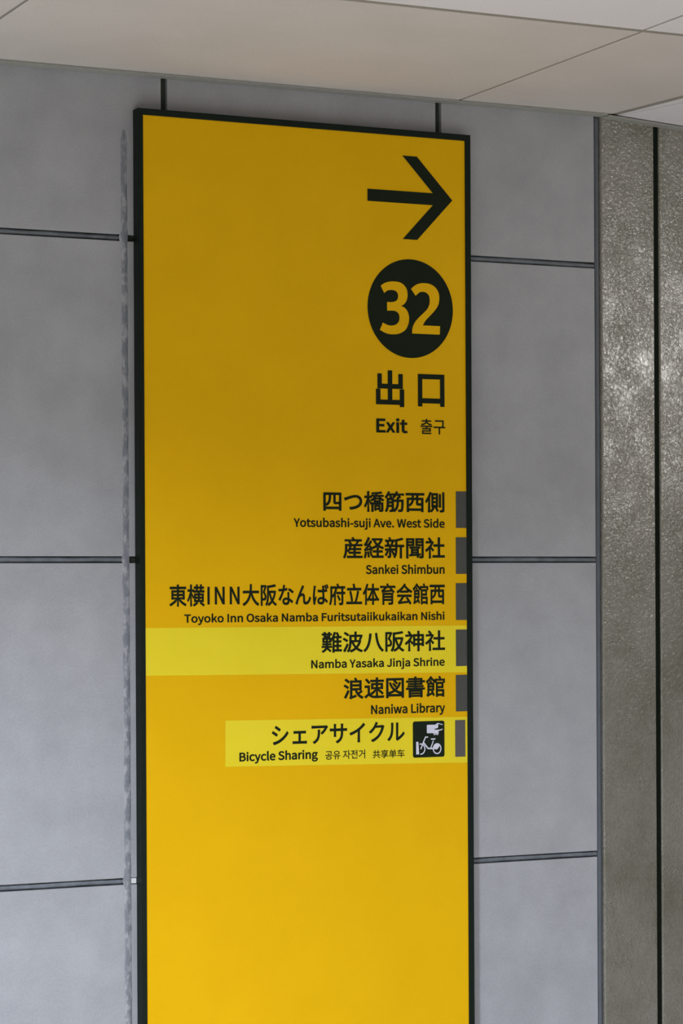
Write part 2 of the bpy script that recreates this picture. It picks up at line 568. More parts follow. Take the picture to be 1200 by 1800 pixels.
# pictogram
def rrect(x0, x1, z0, z1, r, n=6):
    out = []
    for cx, cz, a0 in ((x1 - r, z1 - r, 0), (x0 + r, z1 - r, 90), (x0 + r, z0 + r, 180), (x1 - r, z0 + r, 270)):
        for i in range(n + 1):
            a = R(a0 + 90 * i / n)
            out.append((cx + r * math.cos(a), cz + r * math.sin(a)))
    return out


plate = flat([rrect(139.0, 208.1, 1166.3, 1236.5, 4.2)], YI, 'pictogram_plate', M_INK, label='black rounded square plate')
YP = YI - 0.0003
flat([[(169.5, 1214.0), (169.3, 1227.6), (170.4, 1229.2), (187.6, 1229.1), (191.5, 1231.6), (193.7, 1232.3), (196.5, 1231.6), (204.2, 1229.6), (204.0, 1228.0), (195.0, 1230.2), (193.9, 1229.4), (194.4, 1227.0), (194.2, 1223.6), (192.6, 1222.3), (186.4, 1221.2), (185.9, 1220.3), (186.7, 1219.5), (194.8, 1219.2), (199.5, 1219.6), (203.9, 1221.0), (204.2, 1219.5), (200.6, 1217.7), (195.0, 1216.8), (195.1, 1211.9), (194.3, 1209.7), (191.4, 1208.5), (190.7, 1209.5), (189.2, 1210.8), (188.1, 1209.5), (185.2, 1208.6), (184.2, 1211.0), (183.1, 1212.8), (170.7, 1212.9)],
      ring(186.6, 1211.9, 0.95, 0.95, 16), ring(192.0, 1211.8, 0.95, 0.95, 16)], YP, 'pictogram', M_PICTO, plate, label='white hand holding a card')


def stroke(pts, w):
    """outline of a bent bar"""
    P = [Vector(p) for p in pts]
    L_, R_ = [], []
    for i, p in enumerate(P):
        d0 = (P[i] - P[i - 1]).normalized() if i else (P[1] - P[0]).normalized()
        d1 = (P[i + 1] - P[i]).normalized() if i < len(P) - 1 else d0
        t = (d0 + d1).normalized()
        nn = Vector((-t.y, t.x))
        q = w / 2 / max(0.5, nn.dot(Vector((-d0.y, d0.x))))
        L_.append(tuple(p + nn * q)); R_.append(tuple(p - nn * q))
    return L_ + R_[::-1]


def mpoly(lst, name, label):
    verts, faces = [], []
    for li, pl in enumerate(lst):
        cu = bpy.data.curves.new('c', 'CURVE'); cu.dimensions = '2D'; cu.fill_mode = 'BOTH'
        for loop in pl:
            sp = cu.splines.new('POLY'); sp.points.add(len(loop) - 1)
            for i, (x, z) in enumerate(loop): sp.points[i].co = (x, z, 0, 1)
            sp.use_cyclic_u = True
        tmp = bpy.data.objects.new('tmp', cu); COL.objects.link(tmp)
        me = bpy.data.meshes.new_from_object(tmp.evaluated_get(bpy.context.evaluated_depsgraph_get()))
        b0 = len(verts)
        verts += [(v.co.x / 1000, YP - 0.00002 * li, v.co.y / 1000) for v in me.vertices]
        faces += [tuple(b0 + i for i in p.vertices) for p in me.polygons]
        bpy.data.objects.remove(tmp); bpy.data.curves.remove(cu); bpy.data.meshes.remove(me)
    return part(name, mesh_from(verts, faces), M_PICTO, plate, label)


def arc(cx, cz, rx, rz, a0, a1, n=24):
    return [(cx + rx * math.cos(R(a0 + (a1 - a0) * i / n)), cz + rz * math.sin(R(a0 + (a1 - a0) * i / n))) for i in range(n + 1)]


mpoly([[stroke([(172.1, 1205.4), (166.6, 1205.6), (161.5, 1195.5), (155.9, 1182.4)], 2.4)],
       [stroke([(162.0, 1195.0), (171.8, 1183.5), (183.5, 1182.8)], 2.9)],
       [stroke([(183.6, 1198.2), (177.6, 1183.6)], 2.1)],
       [[(178.0, 1202.6), (188.7, 1202.6), (187.4, 1200.5), (185.6, 1199.9), (178.4, 1200.3)]],
       [ring(191.6, 1182.4, 9.5, 10.7, 48), ring(191.6, 1182.4, 7.3, 8.3, 48)],
       [[(183.6, 1181.6), (191.4, 1180.9), (194.0, 1183.2), (197.8, 1188.4)] + arc(191.6, 1182.4, 7.9, 8.9, 40, 180, 20)],
       [stroke(arc(155.6, 1182.6, 9.2, 9.9, 104, -94, 30), 2.3)]], 'pictogram', 'white bicycle symbol')
flat([[(145.9, 1196.9), (149.4, 1197.1), (150.9, 1196.2), (152.3, 1172.5), (145.9, 1172.5)]], YP, 'pictogram', M_PICTO, plate, label='white docking post symbol')

# ------------------------------------------------------------------ lettering
# outlines of the characters on the sign, as cubic curves (units: 1000 to the em)
OUTLINES = (
    (45,347,4,46,269,46,245,131,245,217,245,302,245,302,269,302,292,302,315,217,315,131,315,46,315,46,292),
    (46,278,4,102,-13,139,-13,175,-13,205,15,205,56,205,98,175,126,139,126,102,126,73,98,73,56,73,15),
    (65,608,8,87,244,4,0,35,0,66,0,97,0,121,75,144,149,168,224,258,224,347,224,436,224,460,149,483,75,506,0,539,0,571,0,604,0,521,244,438,489,355,733,321,733,286,733,252,733,169,489,6,265,297,191,297,203,335,215,372,227,410,253,493,277,572,300,658,301,658,303,658,304,658,328,573,351,493,378,410,390,372,401,335,413,297,339,297),
    (66,657,8,101,244,101,0,179,0,256,0,334,0,498,0,612,71,612,215,612,315,550,373,463,390,463,392,463,394,463,395,532,417,570,481,570,554,570,683,466,733,318,733,246,733,174,733,101,733,101,489,5,229,422,193,422,193,501,193,581,193,660,231,660,269,660,306,660,421,660,479,628,479,542,479,467,428,422,302,422,266,422,5,236,74,193,74,193,166,193,258,193,350,236,350,279,350,321,350,450,350,521,309,521,218,521,119,447,74,321,74,279,74),
    (69,589,12,101,244,101,0,245,0,390,0,534,0,534,26,534,53,534,79,420,79,307,79,193,79,193,168,193,257,193,346,286,346,379,346,471,346,471,372,471,399,471,425,379,425,286,425,193,425,193,502,193,579,193,655,303,655,413,655,523,655,523,681,523,707,523,733,382,733,242,733,101,733,101,489),
    (70,552,10,101,244,101,0,132,0,162,0,193,0,193,110,193,219,193,329,286,329,380,329,473,329,473,355,473,381,473,407,380,407,286,407,193,407,193,490,193,572,193,655,303,655,413,655,523,655,523,681,523,707,523,733,382,733,242,733,101,733,101,489),
    (73,293,4,101,244,101,0,132,0,162,0,193,0,193,244,193,489,193,733,162,733,132,733,101,733,101,489),
    (74,535,8,144,-13,237,-13,380,-13,439,88,439,215,439,388,439,561,439,733,408,733,377,733,346,733,346,564,346,394,346,224,346,113,307,68,228,68,175,68,134,92,101,151,79,135,57,119,35,103,78,27),
    (76,543,6,101,244,101,0,239,0,376,0,514,0,514,26,514,53,514,79,407,79,300,79,193,79,193,297,193,515,193,733,162,733,132,733,101,733,101,489),
    (78,723,16,101,244,101,0,130,0,159,0,188,0,188,128,188,257,188,385,188,462,181,540,177,614,179,614,180,614,181,614,208,564,234,514,260,463,349,309,438,154,527,0,559,0,591,0,622,0,622,244,622,489,622,733,593,733,564,733,534,733,534,606,534,479,534,352,534,276,541,193,547,120,546,120,544,120,542,120,516,170,490,221,463,271,374,425,284,579,195,733,164,733,132,733,101,733,101,489),
    (79,742,4,187,-13,371,-13,555,-13,684,134,684,369,684,604,555,746,371,746,187,746,58,604,58,369,58,134,4,503,68,371,68,239,68,153,186,153,369,153,552,239,665,371,665,503,665,589,552,589,369,589,186),
    (83,596,16,200,-13,304,-13,457,-13,553,79,553,195,553,304,487,354,402,391,368,406,333,421,298,436,241,460,176,487,176,559,176,624,230,665,313,665,381,665,435,639,480,597,496,617,512,636,528,656,477,709,400,746,313,746,180,746,82,665,82,552,82,445,163,393,231,364,266,349,301,334,336,318,406,287,459,263,459,187,459,116,402,68,305,68,229,68,155,104,103,159,85,138,66,116,48,95,111,29),
    (84,599,8,253,219,253,0,284,0,315,0,346,0,346,219,346,437,346,655,420,655,494,655,568,655,568,681,568,707,568,733,389,733,210,733,31,733,31,707,31,681,31,655,105,655,179,655,253,655,253,437),
    (87,878,22,129,244,181,0,218,0,254,0,291,0,328,148,364,295,400,442,412,500,426,553,437,609,439,609,440,609,441,609,453,553,464,500,477,442,514,295,551,148,588,0,626,0,663,0,700,0,751,244,801,489,851,733,822,733,792,733,763,733,737,600,711,467,684,334,671,255,657,176,644,96,642,96,640,96,638,96,620,176,604,256,586,334,552,467,518,600,484,733,456,733,428,733,399,733,365,600,332,467,298,334,280,255,262,176,246,96,245,96,244,96,242,96,227,176,213,255,198,334,172,467,147,600,121,733,89,733,58,733,26,733,78,489),
    (89,531,12,219,95,219,0,250,0,280,0,311,0,311,95,311,189,311,284,385,434,459,584,532,733,500,733,468,733,436,733,405,664,374,595,342,526,319,472,294,420,268,365,267,365,265,365,264,365,238,420,216,472,192,526,160,595,129,664,97,733,64,733,32,733,-1,733,72,584,146,434,219,284,219,189),
    (97,563,12,126,-13,217,-13,284,-13,345,22,397,65,398,65,399,65,400,65,403,43,405,22,408,0,433,0,458,0,483,0,483,111,483,223,483,334,483,469,428,557,295,557,207,557,131,518,82,486,94,465,105,444,117,423,160,452,217,481,280,481,369,481,392,414,392,344,161,318,59,259,59,141,59,43,4,295,61,243,61,189,61,147,85,147,147,147,217,209,262,392,283,392,233,392,182,392,132,339,85),
    (98,618,11,281,-13,331,-13,455,-13,567,94,567,280,567,448,491,557,351,557,290,557,230,523,180,481,181,514,183,546,184,578,184,651,184,724,184,796,154,796,123,796,92,796,92,531,92,265,92,0,116,0,141,0,165,0,168,19,170,38,173,56,174,56,176,56,177,56,224,13,5,406,64,316,64,280,64,231,78,184,120,184,215,184,311,184,406,235,454,283,480,328,480,432,480,472,400,472,279,472,145),
    (99,510,10,162,-13,306,-13,371,-13,433,13,482,55,469,76,455,96,442,117,408,87,364,63,314,63,214,63,146,146,146,271,146,396,218,480,317,480,359,480,394,461,425,433,440,453,456,473,471,493,433,527,384,557,313,557,173,557,52,452,52,271,52,91),
    (100,620,11,141,-13,277,-13,342,-13,400,22,442,64,443,64,444,64,445,64,448,43,450,21,453,0,478,0,503,0,528,0,528,265,528,531,528,796,498,796,467,796,436,796,436,727,436,657,436,587,438,556,440,525,441,494,393,533,352,557,288,557,164,557,53,447,53,271,53,90,5,347,64,297,64,202,64,147,141,147,272,147,396,217,480,304,480,349,480,391,464,436,423,436,328,436,233,436,138,391,88),
    (101,554,9,167,-13,312,-13,385,-13,443,11,490,42,480,62,469,83,458,103,417,76,375,60,322,60,219,60,148,134,142,250,264,250,386,250,508,250,510,264,512,282,512,302,512,457,434,557,295,557,171,557,52,448,52,271,52,92,3,238,315,141,315,152,423,220,484,297,484,382,484,432,425,432,315,335,315),
    (103,564,20,143,-250,275,-250,443,-250,550,-163,550,-62,550,28,486,67,361,67,325,67,290,67,254,67,181,67,159,92,159,126,159,156,174,174,194,191,218,179,248,172,274,172,386,172,473,245,473,361,473,408,455,448,429,473,466,473,503,473,540,473,540,496,540,520,540,543,477,543,414,543,351,543,332,551,305,557,274,557,165,557,71,482,71,363,71,298,106,245,142,217,142,216,142,214,142,213,113,193,82,157,82,112,82,69,103,40,131,23,131,21,131,20,131,18,80,-13,51,-58,51,-105,51,-198,4,337,234,274,234,212,234,159,284,159,363,159,443,211,490,274,490,339,490,390,443,390,363,390,284,6,393,-187,288,-187,189,-187,131,-150,131,-92,131,-61,147,-28,186,0,210,-6,236,-8,256,-8,288,-8,319,-8,350,-8,422,-8,460,-26,460,-77,460,-133),
    (104,607,13,92,265,92,0,123,0,154,0,184,0,184,131,184,263,184,394,238,449,276,477,332,477,404,477,435,434,435,332,435,221,435,111,435,0,465,0,496,0,526,0,526,115,526,229,526,344,526,482,474,557,360,557,286,557,230,516,180,466,181,504,183,541,184,578,184,651,184,724,184,796,154,796,123,796,92,796,92,531),
    (105,275,4,92,181,92,0,123,0,154,0,184,0,184,181,184,362,184,543,154,543,123,543,92,543,92,362,4,102,655,138,655,174,655,199,679,199,716,199,751,174,775,138,775,102,775,78,751,78,716,78,679),
    (106,275,8,3,-242,35,-242,143,-242,184,-173,184,-62,184,140,184,341,184,543,154,543,123,543,93,543,93,341,93,140,93,-62,93,-128,80,-169,26,-169,7,-169,-12,-164,-26,-159,-32,-182,-38,-205,-44,-228,-25,-236,4,102,655,138,655,173,655,199,679,199,716,199,751,173,775,138,775,102,775,77,751,77,716,77,679),
    (107,552,13,92,265,92,0,122,0,152,0,182,0,182,48,182,95,182,143,216,183,250,222,284,262,337,175,390,88,443,0,476,0,509,0,542,0,474,108,405,216,337,324,398,397,458,470,518,543,484,543,450,543,416,543,340,448,263,352,186,257,185,257,184,257,182,257,182,437,182,616,182,796,152,796,122,796,92,796,92,531),
    (108,284,8,120,-13,188,-13,213,-13,228,-9,241,-5,237,18,232,42,228,65,218,63,214,63,209,63,195,63,184,74,184,102,184,334,184,565,184,796,154,796,123,796,92,796,92,567,92,338,92,108,92,31),
    (109,926,20,92,181,92,0,123,0,154,0,184,0,184,131,184,263,184,394,233,450,279,477,320,477,389,477,421,434,421,332,421,221,421,111,421,0,451,0,482,0,512,0,512,131,512,263,512,394,563,450,607,477,649,477,718,477,750,434,750,332,750,221,750,111,750,0,781,0,811,0,841,0,841,115,841,229,841,344,841,482,788,557,677,557,610,557,554,514,497,453,475,517,431,557,347,557,282,557,226,516,178,464,178,464,177,464,176,464,173,490,170,517,167,543,142,543,117,543,92,543,92,362),
    (110,610,13,92,181,92,0,123,0,154,0,184,0,184,131,184,263,184,394,238,449,276,477,332,477,404,477,435,434,435,332,435,221,435,111,435,0,465,0,496,0,526,0,526,115,526,229,526,344,526,482,474,557,360,557,286,557,229,516,178,464,178,464,177,464,176,464,173,490,170,517,167,543,142,543,117,543,92,543,92,362),
    (111,606,4,170,-13,303,-13,436,-13,554,91,554,271,554,452,436,557,303,557,170,557,52,452,52,271,52,91,4,397,63,303,63,209,63,146,146,146,271,146,396,209,480,303,480,397,480,461,396,461,271,461,146),
    (114,388,11,92,181,92,0,123,0,154,0,184,0,184,116,184,233,184,349,220,441,275,475,320,475,343,475,355,472,373,466,379,492,385,519,390,545,373,554,356,557,332,557,272,557,216,513,178,444,178,444,177,444,176,444,173,477,170,510,167,543,142,543,117,543,92,543,92,362),
    (115,468,14,157,-13,234,-13,362,-13,431,60,431,148,431,251,345,283,266,313,205,336,149,356,149,407,149,450,181,486,250,486,298,486,336,465,373,438,388,457,402,476,417,495,376,529,316,557,249,557,130,557,62,489,62,403,62,310,144,274,220,246,280,224,344,198,344,143,344,96,309,58,237,58,172,58,124,84,76,123,61,103,47,82,32,62,83,19),
    (116,377,16,147,-13,262,-13,296,-13,332,-3,363,7,357,30,351,53,345,76,327,68,303,61,283,61,220,61,199,99,199,165,199,266,199,368,199,469,249,469,298,469,347,469,347,494,347,519,347,543,298,543,249,543,199,543,199,594,199,645,199,696,174,696,148,696,123,696,120,645,116,594,113,543,84,541,56,540,27,538,27,515,27,492,27,469,54,469,81,469,108,469,108,369,108,269,108,168,108,59),
    (117,607,13,136,-13,251,-13,325,-13,379,26,430,85,431,85,432,85,433,85,435,57,438,28,440,0,465,0,491,0,516,0,516,181,516,362,516,543,486,543,455,543,425,543,425,415,425,286,425,158,373,94,334,66,278,66,206,66,176,109,176,210,176,321,176,432,176,543,145,543,115,543,84,543,84,429,84,314,84,199,84,60),
    (118,521,10,144,181,209,0,245,0,280,0,316,0,380,181,444,362,508,543,478,543,448,543,418,543,384,440,350,337,315,234,299,181,281,126,265,74,264,74,262,74,260,74,244,126,227,181,210,234,176,337,142,440,108,543,76,543,45,543,13,543,78,362),
    (119,802,22,128,181,178,0,214,0,249,0,284,0,310,97,335,194,361,291,375,343,386,394,398,449,400,449,401,449,403,449,416,394,426,344,440,293,466,195,492,98,518,0,555,0,592,0,629,0,678,181,727,362,776,543,747,543,718,543,688,543,662,439,636,334,609,229,597,177,587,128,576,78,575,78,573,78,571,78,558,128,546,177,533,229,505,334,476,439,448,543,419,543,389,543,359,543,331,439,302,334,274,229,261,177,249,128,238,78,236,78,235,78,233,78,222,128,212,177,201,229,174,334,147,439,120,543,89,543,58,543,27,543,78,362),
    (120,498,18,75,94,15,0,47,0,79,0,111,0,135,42,160,85,184,127,203,160,220,193,239,224,241,224,242,224,244,224,265,193,285,160,303,127,330,85,356,42,383,0,416,0,450,0,483,0,424,91,364,183,304,274,359,364,414,454,469,543,438,543,406,543,374,543,352,504,330,464,307,424,290,393,275,364,259,333,258,333,256,333,254,333,236,364,217,393,201,424,177,464,152,504,128,543,95,543,62,543,29,543,84,456,139,370,194,283,134,189),
    (121,521,15,76,-234,101,-234,209,-234,266,-152,304,-46,372,150,440,347,508,543,479,543,449,543,419,543,386,443,354,342,321,242,307,193,291,138,277,88,275,88,274,88,272,88,253,139,235,194,218,242,181,342,145,443,108,543,76,543,45,543,13,543,86,362,159,180,231,-1,227,-15,223,-28,219,-42,196,-109,158,-159,97,-159,82,-159,66,-154,55,-150,49,-174,43,-199,37,-223,54,-230),
    (12388,1000,9,109,529,73,522,85,493,98,464,110,434,189,466,444,575,608,575,743,575,821,493,821,388,821,183,587,104,325,97,337,69,349,42,361,14,669,31,908,147,908,386,908,554,776,650,610,650,464,650,268,578,183,551,145,539),
    (12394,1000,4,833,504,888,458,902,480,918,502,932,524,885,560,771,625,699,657,686,637,672,616,658,596,725,566,5,590,175,622,165,622,150,623,135,623,120,623,65,595,21,512,21,434,21,396,53,396,100,396,146,446,180,519,180,555,180,12,685,444,687,485,661,485,635,485,609,485,611,414,616,315,620,233,589,240,556,243,522,243,409,243,322,185,322,93,322,-6,412,-51,522,-51,646,-51,697,14,697,94,697,108,697,122,696,136,761,104,815,59,858,21,873,44,887,66,901,89,849,133,779,182,693,213,691,268,689,322,686,377,685,413,14,442,758,451,794,422,797,392,800,363,802,361,748,347,685,332,629,293,626,255,624,219,624,177,624,134,626,97,631,99,606,100,581,102,556,140,554,182,553,219,553,248,553,278,554,308,556,262,439,177,279,94,182,120,169,145,155,171,142,251,250,340,423,389,564,455,573,518,586,571,601,571,626,570,651,569,676,518,659,464,647,412,639,428,697),
    (12400,1000,13,225,736,231,753,202,756,172,759,143,761,143,739,140,712,137,689,125,607,91,416,91,269,91,133,109,24,129,-48,152,-46,176,-45,199,-43,198,-32,196,-17,196,-8,196,4,197,23,200,37,211,86,248,189,272,258,259,269,245,279,231,290,214,250,190,189,174,143,167,192,164,234,164,283,164,394,194,593,214,686,217,704,4,829,756,811,792,795,787,779,782,762,777,781,738,804,678,819,635,836,641,853,647,870,653,856,693,4,930,786,911,823,895,818,879,812,862,808,883,769,905,711,921,667,938,673,955,679,972,685,958,725,5,620,185,652,174,652,163,653,151,653,140,653,73,628,31,544,31,472,31,422,58,422,109,422,158,475,190,549,190,585,190,23,721,739,725,760,695,760,665,760,635,760,637,742,639,715,639,698,639,657,639,616,639,574,608,574,576,573,544,572,486,572,432,575,375,580,375,555,375,530,375,505,434,501,486,499,543,499,575,500,607,500,639,501,640,418,646,320,649,243,620,249,589,252,556,252,425,252,351,185,351,102,351,12,424,-43,558,-43,693,-43,731,38,731,120,731,127,731,133,731,140,782,111,832,71,882,24,897,46,911,69,925,91,873,138,809,188,728,220,724,304,717,404,716,505,776,509,834,515,889,524,889,550,889,576,889,601,836,591,777,583,716,578,716,625,717,672,718,699,719,719),
    (12435,1000,18,538,730,547,742,518,754,489,766,459,778,447,749,435,724,422,701,368,604,149,194,76,-8,105,-18,133,-28,162,-38,175,12,218,130,248,190,287,268,362,350,443,350,488,350,514,324,516,280,519,225,516,148,520,90,524,31,558,-37,665,-37,810,-37,894,75,948,236,925,254,903,272,881,290,855,184,789,46,678,46,634,46,600,67,597,117,594,166,595,243,593,302,590,381,542,423,476,423,428,423,375,405,327,361,379,458,471,624,515,693,527,712),
    (12450,1000,11,924,666,931,676,915,692,899,708,882,723,868,720,831,717,812,717,752,717,286,717,238,717,201,717,159,721,124,726,124,696,124,666,124,635,163,639,201,641,238,641,285,641,738,641,808,641,775,579,681,470,589,417,611,400,633,382,655,364,769,443,862,574,904,640,911,651,6,532,273,532,544,502,544,472,544,442,544,445,518,446,496,446,472,446,305,424,162,269,68,241,48,207,32,179,23,204,3,229,-17,253,-37,508,90),
    (12452,1000,11,259,408,86,361,99,335,113,309,126,283,265,326,402,386,507,446,507,323,507,199,507,76,507,38,504,-12,501,-31,534,-31,566,-31,599,-31,595,-11,593,38,593,76,593,217,593,358,593,498,695,566,787,642,863,721,841,742,819,762,796,783,727,700,627,614,523,548,412,478),
    (12455,1000,20,178,74,155,77,155,49,155,21,155,-7,179,-5,205,-4,227,-4,411,-4,596,-4,780,-4,796,-4,828,-5,848,-7,848,21,848,49,848,77,828,74,804,72,780,72,700,72,619,72,538,72,538,195,538,318,538,440,603,440,668,440,733,440,756,440,782,439,804,437,804,464,804,490,804,517,783,515,758,513,733,513,580,513,426,513,273,513,257,513,225,514,204,517,204,490,204,464,204,437,225,439,257,440,273,440,335,440,396,440,457,440,457,318,457,195,457,72,380,72,304,72,227,72,204,72),
    (12463,1000,17,520,751,537,777,506,787,475,797,444,808,438,781,422,746,413,728,370,638,271,493,99,390,122,373,145,355,168,338,277,411,361,500,421,584,534,584,647,584,760,584,739,493,679,364,600,272,509,166,384,75,201,21,225,-1,249,-22,273,-44,461,25,580,117,671,228,760,336,822,471,849,572,854,588,864,611,872,625,850,639,828,652,805,666,789,659,767,656,740,656,650,656,559,656,468,656,476,670,484,684,492,698,502,717),
    (12469,1000,32,76,576,67,578,67,549,67,520,67,491,79,492,124,494,167,494,203,494,239,494,275,494,275,440,275,387,275,333,275,295,272,252,271,242,300,242,330,242,359,242,358,252,355,296,355,333,355,387,355,440,355,494,450,494,545,494,640,494,640,480,640,467,640,453,640,173,549,87,367,17,390,-4,412,-25,434,-46,663,56,720,193,720,459,720,471,720,482,720,494,757,494,794,494,830,494,874,494,911,493,922,492,922,520,922,548,922,576,908,574,874,571,830,571,794,571,757,571,720,571,720,613,720,655,720,696,720,735,724,768,725,778,695,778,665,778,635,778,637,768,640,735,640,696,640,655,640,613,640,571,545,571,450,571,355,571,355,614,355,656,355,699,355,734,359,762,360,772,330,772,301,772,271,772,274,749,275,720,275,699,275,656,275,614,275,571,239,571,203,571,167,571,125,571),
    (12471,1000,4,360,735,301,768,286,746,271,724,256,701,315,667,423,595,471,559,487,582,502,605,518,627,475,659,6,261,72,151,53,166,26,182,-1,197,-28,290,-9,429,37,529,96,688,190,828,319,913,454,898,481,881,509,865,536,784,395,652,265,486,170,385,112,4,209,511,150,543,135,521,121,498,106,475,166,444,275,374,324,338,340,361,355,385,370,408,326,440),
    (12523,1000,11,528,37,524,21,542,6,560,-8,577,-23,584,-17,595,-8,611,0,727,57,866,160,952,277,937,300,921,322,905,345,828,232,705,141,613,99,613,130,613,613,613,676,613,714,616,742,617,750,586,750,556,750,525,750,526,742,530,714,530,676,530,613,530,123,530,77,530,57,8,150,86,66,26,91,9,116,-8,141,-24,225,45,290,143,319,250,346,350,350,564,350,675,350,705,354,735,355,747,324,747,294,747,263,747,267,726,270,704,270,674,270,563,268,363,240,272,210,175),
    (20139,1000,4,265,537,265,567,422,567,580,567,737,567,737,537,737,507,737,477,580,477,422,477,265,477,265,507,4,399,623,190,623,190,556,190,489,190,421,399,421,608,421,816,421,816,489,816,556,816,623,608,623,23,789,362,783,361,777,361,770,360,763,360,558,360,353,360,148,360,148,340,148,319,148,299,320,299,491,299,663,299,600,275,526,253,460,238,460,219,460,199,459,179,324,179,189,179,54,179,54,157,54,135,54,113,189,113,324,113,459,113,459,75,459,37,459,-1,459,-15,454,-19,436,-20,418,-21,350,-22,281,-19,292,-38,303,-62,308,-82,398,-82,455,-83,490,-73,526,-63,538,-45,538,-3,538,36,538,74,538,113,675,113,812,113,948,113,948,135,948,157,948,179,812,179,675,179,538,179,538,188,538,196,538,204,649,232,765,273,850,321,834,335,817,350,800,364,795,363,8,457,838,432,833,444,809,457,780,467,753,333,753,199,753,64,753,64,732,64,710,64,688,355,688,645,688,935,688,935,710,935,732,935,753,808,753,679,753,551,753,540,783,524,819,507,848,482,842),
    (20250,1000,16,153,-41,157,-58,195,-44,251,-40,781,5,804,-25,824,-54,838,-79,861,-65,883,-52,905,-38,861,37,766,145,676,225,655,214,634,202,613,191,652,155,692,113,728,71,576,59,425,48,273,36,344,102,415,182,477,264,624,264,771,264,918,264,918,289,918,313,918,337,642,337,365,337,89,337,89,313,89,289,89,264,184,264,280,264,375,264,310,175,234,97,207,72,176,43,153,24,131,19,140,-1,14,528,830,504,840,414,706,238,579,42,496,60,482,86,450,97,431,155,458,211,488,264,521,264,501,264,480,264,460,423,460,582,460,741,460,741,484,741,507,741,530,586,530,432,530,277,530,363,586,440,649,503,718,563,656,648,589,741,530,795,496,853,466,910,443,922,463,948,494,963,509,801,565,638,674,546,769,556,782,566,796,576,809,552,820),
    (20307,1000,8,274,830,251,836,201,685,119,535,30,437,45,420,67,380,74,363,104,397,133,436,160,479,160,294,160,108,160,-78,184,-78,208,-78,232,-78,232,150,232,378,232,605,266,673,296,745,321,816,298,823,26,471,175,416,175,416,152,416,129,416,106,471,106,526,106,581,106,581,46,581,-14,581,-74,606,-74,630,-74,654,-74,654,-14,654,46,654,106,708,106,762,106,815,106,815,129,815,152,815,175,762,175,708,175,654,175,654,290,654,406,654,521,716,347,812,179,916,84,930,104,955,130,973,143,865,230,761,398,702,566,786,566,870,566,954,566,954,590,954,614,954,638,854,638,754,638,654,638,654,705,654,771,654,838,630,838,606,838,581,838,581,771,581,705,581,638,487,638,392,638,298,638,298,614,298,590,298,566,378,566,457,566,536,566,474,396,369,226,259,138,276,125,301,99,313,81,419,177,517,342,581,518,581,404,581,289,581,175,526,175),
    (20596,1000,4,392,494,392,535,445,535,497,535,549,535,549,494,549,452,549,410,497,410,445,410,392,410,392,452,4,392,309,392,351,445,351,497,351,549,351,549,309,549,266,549,224,497,224,445,224,392,224,392,266,4,392,677,392,718,445,718,497,718,549,718,549,677,549,636,549,594,497,594,445,594,392,594,392,636,4,424,780,327,780,327,574,327,368,327,162,424,162,520,162,616,162,616,368,616,574,616,780,520,780,4,520,123,502,113,535,61,573,-11,589,-54,609,-42,628,-31,647,-19,631,23,591,91,556,143,538,133,4,718,737,695,737,695,541,695,344,695,147,718,147,740,147,762,147,762,344,762,541,762,737,740,737,8,886,826,863,826,863,554,863,282,863,10,863,-6,858,-11,843,-11,829,-11,784,-11,733,-9,743,-30,753,-61,755,-81,826,-81,869,-77,895,-66,922,-55,932,-34,932,10,932,282,932,554,932,826,909,826,4,407,131,385,142,361,86,310,12,262,-31,278,-42,303,-62,316,-75,363,-29,416,46,450,110,429,121,8,256,829,233,835,185,680,105,526,18,426,31,407,50,368,57,350,90,389,122,434,152,484,152,296,152,108,152,-80,176,-80,200,-80,224,-80,224,153,224,386,224,619,254,682,281,749,302,816,279,822),
    (20843,1000,4,332,741,305,743,285,467,240,152,32,-19,49,-32,75,-60,87,-75,306,109,359,440,387,736,360,739,4,664,693,660,766,636,765,611,763,587,761,593,678,618,156,908,-74,923,-56,948,-37,973,-22,688,195),
    (20849,1000,4,609,163,587,150,682,80,804,-20,864,-80,888,-65,912,-49,935,-34,870,27,745,122,653,189,631,176,4,355,177,329,187,273,112,160,25,62,-28,79,-41,106,-65,121,-81,222,-23,335,70,407,157,381,167,20,153,628,89,628,89,604,89,580,89,556,153,556,216,556,280,556,280,477,280,398,280,318,203,318,125,318,48,318,48,294,48,269,48,245,351,245,654,245,956,245,956,269,956,294,956,318,878,318,799,318,720,318,720,398,720,477,720,556,787,556,854,556,920,556,920,580,920,604,920,628,854,628,787,628,720,628,720,696,720,764,720,831,695,831,669,831,643,831,643,764,643,696,643,628,548,628,452,628,357,628,357,696,357,764,357,831,331,831,306,831,280,831,280,764,280,696,280,628,216,628,4,452,318,357,318,357,398,357,477,357,556,452,556,548,556,643,556,643,477,643,398,643,318,548,318),
    (20986,1000,26,132,341,104,341,104,220,104,100,104,-21,341,-21,578,-21,814,-21,814,-40,814,-59,814,-78,841,-78,868,-78,895,-78,895,62,895,201,895,341,868,341,841,341,814,341,814,245,814,150,814,54,722,54,631,54,539,54,539,171,539,288,539,404,645,404,750,404,855,404,855,520,855,635,855,750,828,750,801,750,774,750,774,659,774,568,774,477,696,477,618,477,539,477,539,598,539,719,539,839,512,839,485,839,457,839,457,719,457,598,457,477,381,477,304,477,228,477,228,568,228,659,228,749,202,749,176,749,150,749,150,634,150,519,150,404,252,404,355,404,457,404,457,288,457,171,457,54,367,54,277,54,187,54,187,150,187,245,187,341,159,341),
